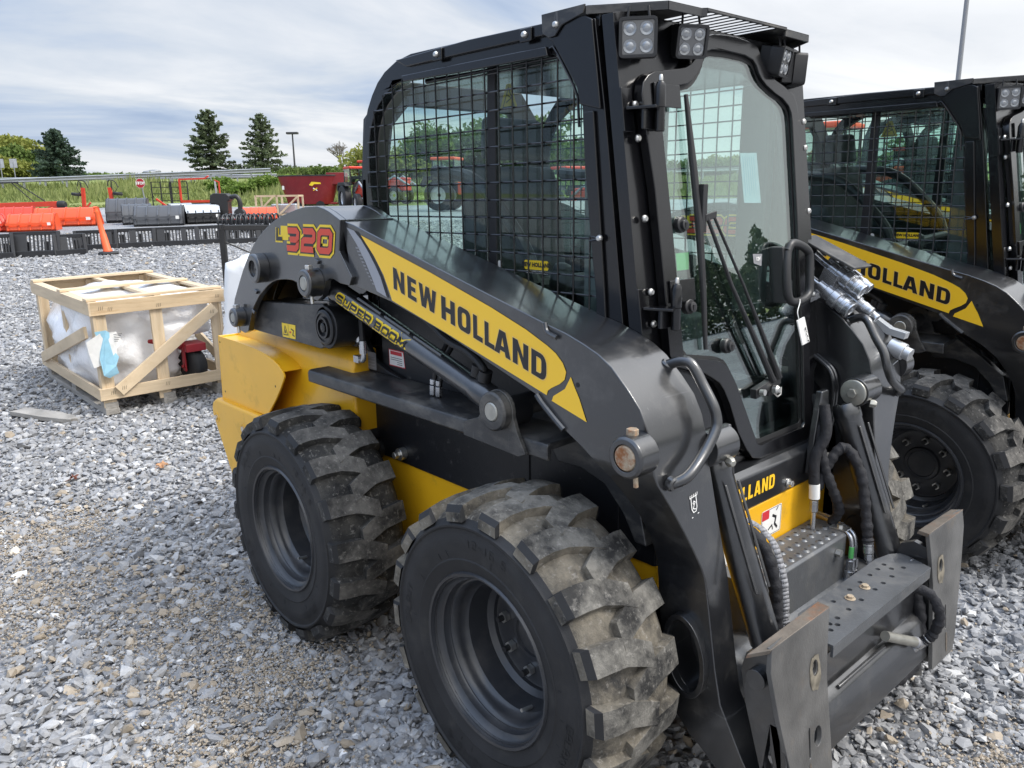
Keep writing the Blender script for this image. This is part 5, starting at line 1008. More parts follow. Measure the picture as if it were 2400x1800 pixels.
leaf(303, 4.35, .047, 'brown_leaf', .4, 'orange brown dry maple leaf lying flat on the gravel'); leaf(74, 4.17, .026, 'dark_leaf', 1.1, 'small dark brown curled leaf on the gravel near the left edge')
# white wrapped load and black steel frame behind the machine
def wrapped():
    c_ = gp(628, 5.9); bm = bmesh.new(); bmesh.ops.create_icosphere(bm, subdivisions=5, radius=1)
    from mathutils import noise as mn
    for vv in bm.verts:
        q = vv.co.copy(); k = max(abs(q.x), abs(q.y), abs(q.z))**.8; zz = (q.z/k+1)/2; w_ = .36-.12*zz; p = rh*(q.x/k*w_)+fh*(q.y/k*.40)+Vector((0, 0, zz*1.08+.02)); p += q*(.03*mn.noise(q*2.5)+.016*mn.ridged_multi_fractal(q*1.5, .9, 2, 4, 1, 2)); p.z = max(p.z, .0); vv.co = p
    me = bpy.data.meshes.new('wrapped_pallet_load'); bm.to_mesh(me); bm.free(); me.shade_smooth(); me.materials.append(M['white_wrap']); o = bpy.data.objects.new('wrapped_pallet_load', me); col.objects.link(o); o.location = c_; tag(o, 'tall load in white stretch wrap standing behind the yellow rear of the nearest machine', 'wrapped load')
wrapped()
def steel_frame():
    d = 7.3; b0 = gp(513, d); top = at(508, 526, d).z; r_ = empty('steel_frame', b0, 0, 'black square tube frame standing on the gravel behind the crate', 'frame'); h_ = top-b0.z; a = fh*.55+rh*1.15
    mb = MB(); mb.board((0, 0, 0), (0, 0, h_), .05, .05, rh); mb.build('post', ['matte_black'], r_, .004); mb = MB(); mb.board(Vector((0, 0, h_-.03))-a*.02, Vector((0, 0, h_-.06))+a, .05, .045, Vector((0, 0, 1))); mb.build('bar', ['matte_black'], r_, .004)
    mb = MB(); mb.board(a, a+Vector((0, 0, h_-.06)), .05, .05, rh); mb.build('post', ['matte_black'], r_, .004); mb = MB(); mb.tube(curve([(0, 0, h_-.15), Vector((0, 0, h_-.35))+a*.3, Vector((0, 0, h_-.62))+a*.62]), .008, 6); mb.tube([(0, 0, h_*.55), Vector((0, 0, h_*.42))+a*.22], .012, 6); mb.build('cable', ['matte_black'], r_)
steel_frame()
# ================================================================== the yard behind
def boxm(o, ax, ay, h): return o, ax, ay, h
def delineator():
    b0 = gp(238, 17.2); top = at(222, 484, 17.2); r_ = empty('delineator_cone', b0, 0, 'orange tube delineator leaning on its black rubber base on the gravel', 'cone'); d = top-b0
    mb = MB(); mb.lathe([(.21, 0), (.215, .03), (.19, .06), (.09, .07)], (0, 0, 0), (0, 0, 1), 8); mb.build('base', ['matte_black'], r_); Ln = d.length
    mb = MB(); mb.lathe([(.095, .06), (.09, .10), (.078, .12), (.066, Ln*.42), (.060, Ln*.43), (.046, Ln*.86), (.052, Ln*.87), (.052, Ln*.90), (.038, Ln*.91), (.038, Ln*.97), (.060, Ln*.98), (.03, Ln)], (0, 0, 0), d, 20); mb.build('tube', ['cone_orange'], r_)
delineator()
def fork_frame(px0, px1, d, h, ntile, label, grp, panels, tilt=.0):
    a, b_ = gp(px0, d), gp(px1, d+panels[2] if len(panels) > 2 else d); o = (a+b_)/2; r_ = empty('fork_frame', o, 0, label, 'fork frame', grp); ax = (b_-a)/2; u = ax.normalized(); v = Vector((-u.y, u.x, 0)); wd = ax.length
    P = lambda x, y, z: u*x+v*(y+.28*z)+Vector((0, 0, z))
    mb = MB(); mb.board(P(-wd, 0, h-.04), P(wd, 0, h-.04), .08, .09, v); mb.board(P(-wd, -.03, .06), P(wd, -.03, .06), .12, .12, v); mb.board(P(-wd, .35, .05), P(wd, .35, .05), .06, .06, v); mb.board(P(-wd, -.04, .02), P(-wd, -.04, h), .07, .08, v); mb.board(P(wd, -.04, .02), P(wd, -.04, h), .07, .08, v); mb.build('frame', ['fork_black'], r_, .008)
    sp = MB()
    for k in range(ntile):
        x = -wd+2*wd*(k+.5)/ntile
        if any(p0 < (k+.5)/ntile < p1 for p0, p1 in panels[0]): continue
        sp.board(P(x, 0, .08), P(x, 0, h-.06), .03, .04, v)
    sp.build('slats', ['fork_black'], r_)
    pn = MB()
    for p0, p1 in panels[0]: x0, x1 = -wd+2*wd*p0, -wd+2*wd*p1; pn.add([P(x0, -.05, .07), P(x1, -.05, .07), P(x1, -.05, h-.05), P(x0, -.05, h-.05), P(x0, -.02, .07), P(x1, -.02, .07), P(x1, -.02, h-.05), P(x0, -.02, h-.05)], [(0, 1, 2, 3), (7, 6, 5, 4), (0, 4, 5, 1), (1, 5, 6, 2), (2, 6, 7, 3), (3, 7, 4, 0)])
    pn.build('panel', ['fork_black'], r_, .006)
    for sx in (-.45, .40):
        t_ = MB(); t_.prism([(-.0,.30),(.06,.30),(.08,.06),(1.05,.02),(1.05,.0),(.0,.0)], None, -.05, .05, [], 0, lambda q, z, t: P(sx*wd+t, q+.1, z)); t_.build('fork', ['fork_black'], r_)
G1 = 'black pallet fork frames lying in a row on the gravel'
b1 = lambda x: x/2.4578
fork_frame(b1(-120), b1(30), 16.6, .50, 9, 'black fork frame with open slats, cut off by the left photo edge', G1, [[(.0, .15)], 0, .2])
fork_frame(b1(25), b1(300), 16.9, .52, 12, 'black fork frame with two solid panels, left of the orange delineator', G1, [[(.02, .32), (.86, 1.)], 0, .25])
fork_frame(b1(280), b1(455), 17.1, .44, 9, 'black fork frame whose right end stops just left of the orange delineator', G1, [[(.0, .42)], 0, .3])
fork_frame(b1(400), b1(640), 18.2, .44, 12, 'black fork frame directly behind the orange delineator', G1, [[(.0, .2), (.72, .9)], 0, .3])
fork_frame(b1(600), b1(862), 18.5, .44, 13, 'black fork frame right of the delineator and in front of the grey buckets', G1, [[(.0, .13), (.45, .6)], 0, .4])
fork_frame(b1(866), b1(1115), 18.9, .44, 13, 'black fork frame in front of the white topped buckets', G1, [[(.05, .24), (.62, .74)], 0, .3])
fork_frame(b1(1110), b1(1300), 19.2, .44, 11, 'black fork frame crossed by the thin steel post', G1, [[(.0, .1)], 0, .3])
fork_frame(b1(1290), b1(1500), 19.3, .44, 12, 'black fork frame just left of the arched loader arm', G1, [[(.8, .95)], 0, .3])
def bucket(px0, px1, d, h, m, label, grp, dep=.9, top=None, skewd=.4, cat='bucket'):
    a, b_ = gp(px0, d), gp(px1, d+skewd); o = (a+b_)/2; r_ = empty('loader_bucket', o, 0, label, cat, grp); u = (b_-a).normalized(); v = Vector((-u.y, u.x, 0)); wd = (b_-a).length/2
    prof = [(0,0),(-.12*dep,.10*h),(-.05*dep,.55*h),(.18*dep,.95*h),(.35*dep,h),(.55*dep,h),(.95*dep,.20*h),(dep,0)]
    P = lambda x, y, z: u*x+v*y+Vector((0, 0, z))
    mb = MB(); sh = prof[:6]; inn = [(y+.04, z-.03) for y, z in sh]
    mb.prism(sh+inn[::-1], None, -wd, wd, [], 0, lambda y, z, t: P(t, y, z)); mb.prism([(0,0),(dep,0),(dep,.03),(0,.03)], None, -wd, wd, [], 0, lambda y, z, t: P(t, y, z))
    for s_ in (-1, 1): mb.prism(prof, None, s_*wd, s_*(wd-.03), [], 0, lambda y, z, t: P(t, y, z))
    mb.build('shell', [m], r_, .01)
    rb = MB()
    for k in range(5):
        x = -wd*.9+wd*1.8*k/4; rb.prism([(-.12*dep-.03,.08*h),(-.05*dep-.05,.55*h),(.16*dep,.97*h),(.35*dep,1.04*h),(.35*dep,h+.002),(.18*dep,.95*h),(-.05*dep,.55*h),(-.12*dep,.1*h)], None, x-.02, x+.02, [], 0, lambda y, z, t: P(t, y, z))
    rb.build('rib', [m], r_)
    ed = MB(); ed.board(P(-wd*.98, -.16*dep, .42*h), P(wd*.98, -.16*dep, .42*h), .06, .03, v); ed.build('quick_attach_bar', [m], r_)
    if top:
        t_ = MB(); t_.prism([(-.06*dep,.56*h),(.17*dep,.965*h),(.35*dep,1.02*h),(.56*dep,1.02*h),(.56*dep,1.04*h),(.34*dep,1.04*h),(.15*dep,.98*h),(-.08*dep,.57*h)], None, -wd*.99, wd*.99, [], 0, lambda y, z, t: P(t, y, z)); t_.build('bare_steel_back', [top], r_)
    st = MB(); st.board(P(wd*.72, -.13*dep-.045, .40*h), P(wd*.86, -.13*dep-.045, .40*h), .16*h, .01, v); st.build('sticker', ['paper_white'], r_); return r_
G2 = 'orange loader buckets in the yard'; G3 = 'dark grey loader buckets in the yard'
bucket(b1(-90), b1(20), 24.2, .52, 'orange_red_paint', 'orange bucket cut off by the left photo edge', G2); bucket(b1(12), b1(298), 24.3, .52, 'orange_paint', 'orange bucket with a white sticker, nearest of the orange ones', G2); bucket(b1(175), b1(540), 26.4, .60, 'orange_paint', 'large orange bucket whose right end stands behind the orange delineator', G2); bucket(b1(-60), b1(180), 26.9, .62, 'orange_red_paint', 'orange bucket in the back row beside the left photo edge', G2)
bucket(b1(600), b1(840), 28.2, .82, 'bucket_grey', 'tall dark grey bucket just right of the orange delineator', G3, 1.3); bucket(b1(690), b1(870), 27.0, .66, 'bucket_grey', 'dark grey bucket in the middle of the three grey ones', G3, 1.1); bucket(b1(755), b1(1045), 26.0, .64, 'bucket_grey', 'wide dark grey bucket standing nearest of the three grey ones', G3, 1.1)
G4 = 'buckets with a bare metal back'
bucket(b1(975), b1(1110), 27.6, .62, 'matte_black', 'black bucket with bare metal back beside the wide grey bucket', G4, 1., 'galvanised'); bucket(b1(1065), b1(1262), 26.8, .62, 'matte_black', 'black bucket with bare metal back below the red frame', G4, 1., 'galvanised')
bucket(b1(1388), b1(1590), 28.6, .42, 'orange_paint', 'orange bucket in front of the small pale crate and red mixer', G2, .9)
def tine_rack():
    for k in range(8):
        px = b1(1275+k*40); o = gp(px, 22.5+.5*(k % 2)); mb = MB(); c0 = .02*k
        for q in (-.12, .0, .12): mb.tube(curve([rh*q+Vector((0, 0, .02)), rh*q+Vector((0, 0, .34))-fh*.1, rh*q+Vector((0, 0, .50))+fh*.05, rh*(q+.02)+Vector((0, 0, .40))+fh*.22, rh*q+Vector((0, 0, .1))+fh*.32], 3), .024, 6)
        mb.board(-rh*.19+Vector((0, 0, .30)), rh*.19+Vector((0, 0, .30)), .08, .05, fh); ob = mb.build('grapple_tines', ['fork_black'], None); ob.location = o; tag(ob, 'small black claw of curved tines in the low row before the orange bucket', 'tines', 'black grapple tines in a low row')
tine_rack()
def tedder(px, d, sgn, label):
    o = gp(px, d); r_ = empty('hay_tedder', o, 0, label, 'hay tool', 'orange hay tools folded upright'); h_ = 2.15; r_.scale = (.56,)*3
    m_ = MB(); m_.board((0, 0, .05), rh*.12*sgn+Vector((0, 0, 2.0)), .24, .18, fh); m_.board(rh*-.5+Vector((0, 0, .45)), rh*.9+Vector((0, 0, .50)), .18, .16, fh); m_.board(rh*.1+Vector((0, 0, .5)), rh*.55+Vector((0, 0, .95)), .12, .1, fh); m_.build('mast', ['orange_red_paint'], r_, .01)
    for z, sx in ((1.55, -.42*sgn),): w_ = MB(); c_ = rh*sx+Vector((0, 0, z)); w_.lathe([(.16, -.10), (.29, -.10), (.34, -.06), (.34, .06), (.29, .10), (.16, .10)], c_, (rh*.15+Vector((0, 0, 1))), 20); w_.build('tyre', ['rubber'], r_)
    a_ = MB(); a_.tube([rh*.1*sgn+Vector((0, 0, 1.1)), rh*-.05*sgn+Vector((0, 0, 2.45))], .045, 8); a_.tube(curve([rh*-.25+Vector((0, 0, 2.1)), rh*-.12+Vector((0, 0, 2.5)), rh*.3+Vector((0, 0, 2.42)), rh*.5+Vector((0, 0, 2.0))], 4), .035, 6)
    for k in range(6): a = k*1.05; a_.tube([rh*(-.2*sgn)+Vector((0, 0, 1.65)), rh*(-.2*sgn+.5*math.cos(a))+Vector((0, 0, 1.65+.48*math.sin(a)))+fh*.2], .02, 5)
    a_.build('tine_arm', ['matte_black'], r_)
tedder(b1(478), 33, 1, 'orange folded hay tedder with tyre on its left side'); tedder(b1(650), 33, -1, 'orange folded hay tedder with tyre on its right side, left of the stop sign')
def orange_rig():
    o = gp(b1(120), 30); r_ = empty('orange_implement', o, 0, 'low orange implement with thin black upright frame at the far left', 'implement'); r_.scale = (.60, .60, .60); P = lambda x, z, y=0: rh*x+fh*y+Vector((0, 0, z))
    m_ = MB(); m_.board(P(-2.2, .95), P(2.2, 1.02), .30, .22, fh); m_.board(P(1.3, .55), P(2.4, .95), .22, .2, fh); m_.board(P(-.6, .95, .2), P(.4, .5, .2), .2, .2, fh); m_.build('beam', ['orange_red_paint'], r_, .02)
    m_ = MB()
    for x in (-1.85, -1.5): m_.board(P(x, .9), P(x, 2.25), .10, .08, fh)
    for z in (1.1, 1.35, 1.6, 1.85, 2.2): m_.board(P(-1.9, z), P(-1.45, z), .07, .06, fh)
    m_.board(P(-2.4, 2.3), P(.0, 2.33), .09, .08, fh); m_.tube([P(-.1, 2.3), P(1.6, 1.1)], .035, 6); m_.tube([P(-.4, 2.3), P(.9, 1.05)], .03, 6); m_.build('upright_frame', ['matte_black'], r_)
    m_ = MB(); m_.lathe([(.12, -.22), (.24, -.2), (.26, .1), (.18, .25)], P(2.5, .95), rh, 16); m_.build('gearbox', ['matte_black'], r_)
orange_rig()
def red_frame():
    d = 31; o = gp(b1(1140), d); r_ = empty('red_tube_frame', o, 0, 'red tubular lifting frame with black roller behind the bare metal buckets', 'frame'); r_.scale = (.47,)*3; P = lambda x, z, y=0: rh*x+fh*y+Vector((0, 0, z))
    m_ = MB(); x0 = -1.35; m_.board(P(x0, .6), P(x0, 3.0), .14, .14, fh); m_.board(P(x0-.05, 3.0), P(.75, 3.05), .13, .13, fh); m_.board(P(.7, 3.02), P(1.05, 3.25), .12, .12, fh); m_.board(P(1.5, 2.9), P(1.85, 2.75), .1, .1, fh); m_.board(P(1.85, 2.8), P(1.85, .7), .1, .1, fh); m_.board(P(x0, 1.25), P(1.5, 1.25), .2, .3, fh); m_.board(P(x0, .62), P(1.6, .62), .18, .2, fh); m_.board(P(-3.4, 1.5), P(-2.2, .6), .14, .14, fh); m_.build('tube_frame', ['orange_red_paint'], r_, .01)
    m_ = MB(); m_.cyl(P(-1.1, .95), P(1.3, .95), .19, 16); m_.build('roller', ['plastic_black'], r_); m_ = MB(); m_.board(P(1.6, .7), P(1.55, 2.9), .13, .1, fh); m_.build('mast', ['galvanised'], r_)
red_frame()
def gate():
    d = 33; o = gp(b1(985), d); r_ = empty('ramp_gate', o, 0, 'pair of black steel mesh gates standing upright left of the red frame', 'gate'); r_.scale = (.56,)*3; P = lambda x, z: rh*x+Vector((0, 0, z)); m_ = MB()
    for x in (-1.32, -.65, .02, .12, .7, 1.3): m_.board(P(x, .1), P(x, 2.35), .07, .06, fh)
    for z in (.12, .55, 1.0, 1.5, 1.95, 2.33): m_.board(P(-1.32, z), P(.02, z), .05, .05, fh); m_.board(P(.12, z), P(1.3, z), .05, .05, fh)
    m_.build('leaf', ['matte_black'], r_)
gate()
def blower():
    d = 27.5; o = gp(b1(1300), d); r_ = empty('debris_blower', o, 0, 'black plastic debris blower with a bent intake hose', 'blower'); r_.scale = (.60,)*3; P = lambda x, z, y=0: rh*x+fh*y+Vector((0, 0, z)); m_ = MB()
    m_.prism([(-.82,1.05),(-.75,1.5),(-.55,1.62),(.15,1.60),(.32,1.45),(.34,1.22),(.22,1.18),(.2,.25),(-.25,.25),(-.3,1.0)], None, -.35, .35, [], 0, lambda x, z, t: P(x, z, t)); m_.build('hood', ['plastic_black'], r_, .05); m_ = MB(); m_.tube(curve([P(.2, 1.35), P(.62, 1.42), P(.80, 1.1), P(.78, .65)], 6), .13, 12); m_.lathe([(.1, -.2), (.30, -.18), (.32, .15), (.15, .2)], P(.75, .45), fh, 18); m_.build('hose', ['plastic_black'], r_); m_ = MB(); m_.board(P(-.5, .1), P(.9, .1), .2, .3, fh); m_.build('base', ['orange_red_paint'], r_)
blower()
def small_crate():
    d = 31; o = gp(b1(1610), d); r_ = empty('small_crate', o, 0, 'small open pale timber crate in front of the red mixer wagon', 'crate'); r_.scale = (.70, .70, .62); P = lambda x, y, z: rh*x+fh*y+Vector((0, 0, z)); m_ = MB(); W_, D2, H = 1.15, .5, 1.25
    for x in (-W_, 0, W_):
        for y in (-D2, D2): m_.board(P(x, y, 0), P(x, y, H), .10, .05, fh)
    for z in (.08, H-.05):
        for y in (-D2, D2): m_.board(P(-W_, y, z), P(W_, y, z), .11, .05, fh)
        for x in (-W_, W_): m_.board(P(x, -D2, z), P(x, D2, z), .11, .05, rh)
    m_.board(P(-W_, -D2-.04, .1), P(-.2, -D2-.04, H-.1), .1, .04, fh); m_.board(P(.1, -D2-.04, .1), P(W_, -D2-.04, H-.1), .1, .04, fh); m_.build('slat', ['wood_pine'], r_); m_ = MB(); m_.box(-.1, .1, -.1, .1, 0, .1); m_ = MB(); m_.obox(P(.3, 0, .42), rh*.7, fh*.35, Vector((0, 0, .3))); m_.build('machine_part', ['galvanised'], r_, .08)
small_crate()
def mixer():
    d = 40; c_ = gp(b1(1790), d); r_ = empty('mixer_wagon', c_, 0, 'large dark red feed mixer tub wagon with flared sides behind the loader arm', 'wagon'); r_.scale = (.51,)*3; r_.location.z -= .22; P = lambda x, y, z: rh*x+fh*y+Vector((0, 0, z)); m_ = MB(); vs = []
    for z, wx, wy in ((.55, 2.15, .9), (3.05, 2.95, 1.35), (3.2, 2.98, 1.38)):
        for k in range(40):
            a = 2*math.pi*k/40; e_ = 2/2.6; vs.append(P(wx*math.copysign(abs(math.cos(a))**e_, math.cos(a)), wy*math.copysign(abs(math.sin(a))**e_, math.sin(a)), z))
    m_.add(vs, [(i*40+k, i*40+(k+1) % 40, (i+1)*40+(k+1) % 40, (i+1)*40+k) for i in range(2) for k in range(40)]+[tuple(range(40))]); m_.build('tub', ['dark_red_paint'], r_)
    m_ = MB(); m_.tube([Vector(p)+Vector((0, 0, .0)) for p in vs[80:]]+[vs[80]], .06, 6, 0, False); m_.build('rim', ['matte_black'], r_); m_ = MB()
    for x in (-1.1, 1.1): m_.lathe([(.2, -.9), (.42, -.9), (.42, .9), (.2, .9)], P(x, 0, .42), fh, 18)
    m_.build('wheel', ['rubber'], r_); m_ = MB(); m_.obox(P(0, 0, .6), rh*2.6, fh*.5, Vector((0, 0, .1))); m_.obox(P(2.7, 0, 2.9), rh*.9, fh*.8, Vector((0, 0, .55))); m_.build('chassis', ['dark_red_paint'], r_, .05)
    lg = MB(); fn = lambda u, v: P(u, -1.27-.0, v)
    lg.flat([[(.25,2.32),(.5,2.62),(1.35,2.55),(1.40,2.40),(.75,2.40),(.55,2.22)]], fn, 0); lg.flat(stroke([(.62,2.04),(1.02,1.80)], .09), fn, 1); lg.flat(stroke([(1.02,2.05),(.62,1.81)], .09), lambda u, v: P(u, -1.285, v), 0); lg.build('emblem', ['label_yellow', 'decal_white'], r_, smooth=False)
    m_ = MB(); m_.board(P(-2.35, -1.2, 2.1), P(-2.15, -1.2, 2.1), .35, .02, fh); m_.build('sticker', ['paper_white'], r_)
mixer()
def tractor(px, d, label, m='orange_red_paint', yaw=0., sc=1.0):
    o = gp(px, d); r_ = empty('tractor', o, YAW-R(90)+yaw, label, 'tractor', 'red tractors in the yard'); r_.scale = (sc*.78,)*3; m_ = MB()
    m_.prism([(-.35,.75),(-.35,1.45),(-.2,1.6),(1.55,1.5),(1.75,1.35),(1.75,.8)], 'yz', -.42, .42); m_ = MB(); m_.box(-.45, .45, -1.95, -.1, .8, 1.45); m_.box(-.38, .38, -2.0, -.3, 1.45, 1.6); m_.build('bonnet', [m], r_, .10, 3)
    m_ = MB()
    for s_ in (-1, 1):
        for y in (-.02, 1.15): m_.board((s_*.72, y, 1.3), (s_*.66, y, 2.55), .07, .07, (1, 0, 0))
        m_.prism([(-.1,1.5),(.2,1.75),(1.5,1.75),(1.75,1.3),(1.6,1.2),(1.4,1.55),(.3,1.55)], 'yz', s_*.65, s_*1.05)
    m_.build('fender', ['matte_black'], r_, .02); m_ = MB(); m_.box(-.74, .74, -.10, 1.25, 2.55, 2.70); m_.build('roof', [m], r_, .06, 3); m_ = MB(); m_.box(-.70, .70, .0, 1.15, 1.3, 2.54); m_.build('cab_glass', ['cab_glass'], r_, smooth=False)
    for nm, x, y, rr, wd in (('wheel', .85, .75, .78, .24), ('wheel', -.85, .75, .78, .24), ('wheel', .75, -1.35, .52, .18), ('wheel', -.75, -1.35, .52, .18)):
        w_ = MB(); w_.lathe([(rr*.55, -wd), (rr*.92, -wd), (rr, -wd*.75), (rr, wd*.75), (rr*.92, wd), (rr*.55, wd)], (x, y, rr), (1, 0, 0), 28, open_=True); wo = w_.build(nm, ['rubber'], r_, .02); w_ = MB(); w_.lathe([(rr*.57, -wd*.6), (rr*.5, -wd*.3), (.1, -wd*.2), (.1, wd*.2), (rr*.5, wd*.3), (rr*.57, wd*.6)], (x, y, rr), (1, 0, 0), 24, open_=True); w_.build('rim', ['galvanised'], wo)
    m_ = MB()
    for s_ in (-1, 1): m_.lathe([(.10, 0), (.10, .05), (.06, .06)], (s_*.3, -1.96, 1.25), (0, -1, 0), 14); m_.tube([(s_*.5, -.3, 1.2), (s_*.55, -1.3, 1.7), (s_*.5, -2.3, 1.1)], .07, 8)
    m_.build('headlight', ['lens_clear'], r_)
tractor(b1(2085), 34, 'red tractor with glass cab just left of the nearest loader cab', yaw=.5, sc=.86); tractor(895, 40, 'red tractor seen through the rear half of the side window', yaw=1.2); tractor(1075, 33, 'orange red tractor seen through the middle of the side window', 'orange_paint', 1.3); tractor(1350, 26, 'red tractor seen through the cab behind the steering levers', yaw=.6, sc=.8)
tractor(1985, 20, 'bright orange tractor seen through the windows of the second loader cab', 'orange_paint', .9, 1.25); tractor(2130, 24, 'red tractor seen low through the front part of the second loader cab', yaw=-.7)
def stop_sign():
    d = 43; b0 = gp(b1(838), d); c_ = at(b1(810), 220+515/2.4578, d); r_ = empty('stop_sign', b0, 0, 'red octagonal stop sign on a leaning grey post beside the yard exit', 'sign'); cc = c_-b0; e_ = -fh
    m_ = MB(); m_.tube([(0, 0, 0), cc+fh*.05+Vector((0, 0, .3))*0], .035, 8); m_.build('post', ['pole_grey'], r_)
    rr = 26.5/2.4578/F_PX*d/math.cos(R(22.5))*.98; oc = [(rr*math.cos(R(22.5+45*k)), rr*math.sin(R(22.5+45*k))) for k in range(8)]; fn = lambda off: (lambda u, v, t=0: cc+rh*u+Vector((0, 0, 1))*v+e_*(off+t))
    m_ = MB(); m_.prism(oc, None, 0, .01, [], 1, fn(.04)); m_.prism([(x*.93, y*.93) for x, y in oc], None, 0, .004, [], 0, fn(.0505)); so_ = m_.build('sign_face', ['sign_red', 'paper_white'], r_, smooth=False)
    text_obj('STOP', rr*.72, 'paper_white', so_, cc+e_*.06, rh, (0, 0, 1), bold=.012)
stop_sign()
def pole(px0, py0, px1, py1, d, rad, label, head=True, mt='pole_dark'):
    b0 = gp(px1, d); tp = at(px0, py0, d); r_ = empty('lamp_post', b0, 0, label, 'lamp post'); h_ = tp.z-b0.z; m_ = MB(); m_.cyl((0, 0, 0), (0, 0, h_), rad, 12, 0, rad*.65); m_.build('pole', [mt], r_)
    if head: m_ = MB(); m_.obox((0, 0, h_), rh*.55, fh*.25, (0, 0, .10)); m_.build('lamp_head', [mt], r_, .04)
pole(692, 312, 697, 412, 78, .10, 'slim dark lamp post standing right of the two tall spruces')
pole(2240, -420, 2214, 240, 26, .085, 'tall plain grey lamp post rising behind the second loader cab', True, 'pole_grey')
def guardrail(d, px0, px1, label, hh):
    a, b_ = gp(px0, d), gp(px1, d+3); r_ = empty('guardrail', a, 0, label, 'guardrail', 'steel guardrails along the road'); dv = b_-a; Ln = dv.length; u = dv.normalized(); n_ = 14; m_ = MB(); pr = [(0,0),(.06,.05),(0,.11),(.0,.2),(.06,.26),(0,.31),(-.01,.31),(.05,.26),(-.01,.2),(-.01,.11),(.05,.05),(-.01,0)]
    v = Vector((-u.y, u.x, 0)); v = v if v.dot(fh) < 0 else -v
    m_.prism(pr, None, 0, Ln, [], 0, lambda p, q, t: u*t+v*p+Vector((0, 0, hh+q+dv.z*t/Ln))); m_.build('rail', ['rail_zinc'], r_)
    for k in range(n_+1): m_ = MB(); p = dv*(k/n_)-v*.08; m_.board(p, p+Vector((0, 0, hh+.33)), .15, .10, u); m_.build('post', ['rail_zinc'], r_)
guardrail(58.5, -40, 640, 'long guardrail on the near side of the road', .48); guardrail(71, -60, 660, 'long guardrail on the far side of the road', .55); guardrail(58.5, 1400, 2500, 'guardrail of the road seen past the right side of the cab', .48)
def road_sign(px, d, label):
    o = gp(px, d); r_ = empty('road_sign', o, 0, label, 'sign', 'small road signs seen from behind'); m_ = MB(); m_.cyl((0, 0, 0), (0, 0, 2.2), .04, 8); m_.build('post', ['pole_grey'], r_); m_ = MB(); m_.obox((0, 0, 2.1), rh*.32, fh*.01, (0, 0, .38)); m_.build('panel', ['galvanised'], r_)
road_sign(b1(35), 72, 'pale back of a small road sign at the left photo edge'); road_sign(b1(110), 72, 'pale back of a small road sign nearer the dark spruce')
def silo(px, d, h_, label):
    o = gp(px, d); m_ = MB(); m_.lathe([(3.0, -3), (3.0, h_), (2.6, h_+.5), (.8, h_+.8)], (0, 0, 0), (0, 0, 1), 20); ob = m_.build('silo', ['pole_grey'], None); ob.location = o; tag(ob, label, 'silo', 'distant silos on the horizon')
silo(b1(880), 390, 3.2, 'left and wider looking of two distant grey silos'); silo(b1(910), 400, 3.8, 'right hand and taller of two distant grey silos')
# ================================================================== vegetation
def leaf_cloud(C, S, tint, name, parent, m, flat=.6):
    n_ = len(C); a = rng.normal(size=(n_, 3)); a[:, 2] *= flat; a /= np.linalg.norm(a, axis=1)[:, None]; b_ = rng.normal(size=(n_, 3)); b_ = np.cross(a, b_); b_ /= np.linalg.norm(b_, axis=1)[:, None]
    S = S[:, None]; V_ = np.stack([C-a*S, C+b_*S*.55, C+a*S, C-b_*S*.55], 1).reshape(-1, 3); Fc = np.arange(n_*4).reshape(-1, 4); o = numpy_mesh(name, V_, Fc, [m], None, np.repeat(np.clip(tint, 0, 1), 4)); o.parent = parent; return o
def spruce(px, py_top, py_base, d, hw, m, label, dens=1.0, base_gap=.04, grp='tall spruces beyond the road'):
    o = gp(px, d); base = at(px, py_base, d).z; H = at(px, py_top, d).z-o.z; r_ = empty('spruce_tree', o, 0, label, 'spruce', grp); zb = max(.3, base-o.z); m_ = MB(); m_.cyl((0, 0, -.3), (0, 0, H*.97), H*.016, 8, 0, .03)
    C, S, T = [], [], []; z = zb+(H-zb)*base_gap; k = 0
    while z < H*.99:
        f = (z-zb)/(H-zb); Lb = hw*(1-f)**.72*random.uniform(.82, 1.05)+.12; nb = 7
        for q in range(nb):
            if random.random() < .22: continue
            az = k*.9+2*math.pi*q/nb+random.uniform(-.3, .3); ll = Lb*random.uniform(.5, 1.2); droop = -.10-.22*(1-f)+.35*f; dr = Vector((math.cos(az), math.sin(az), droop)); m_.tube([(0, 0, z), Vector((0, 0, z))+dr*ll*.5, Vector((0, 0, z))+dr*ll+Vector((0, 0, ll*.12))], [.035, .022, .008], 4); nn = int(ll*26*dens)+5
            for _ in range(nn):
                t_ = random.random()**.65; sw = .16*ll*(1-t_*.6)*random.uniform(-1, 1); p = Vector((0, 0, z))+dr*ll*t_+Vector((0, 0, ll*.12*t_*t_)); p += Vector((-math.sin(az), math.cos(az), 0))*sw+Vector((0, 0, random.uniform(-.28, .04)*(.3+.7*t_))); C.append(p); S.append(random.uniform(.13, .27)); T.append(.25+.45*t_*random.uniform(.4, 1.2)+.15*random.random())
        z += (H-zb)*.030*random.uniform(.8, 1.2); k += 1
    m_.build('trunk', ['bark'], r_); leaf_cloud(np.array(C), np.array(S), np.array(T), 'crown', r_, m)
spruce(149, 302, 424, 100, 4.1, 'spruce_dark', 'broad blue green spruce at the left behind the guardrail', .8); spruce(506, 253, 428, 100, 4.0, 'spruce_needles', 'tallest spruce, fuller of the pair left of the lamp post', .85); spruce(624, 262, 427, 100, 3.7, 'spruce_needles', 'thinner open spruce with bare gaps next to the lamp post', .60, .14)
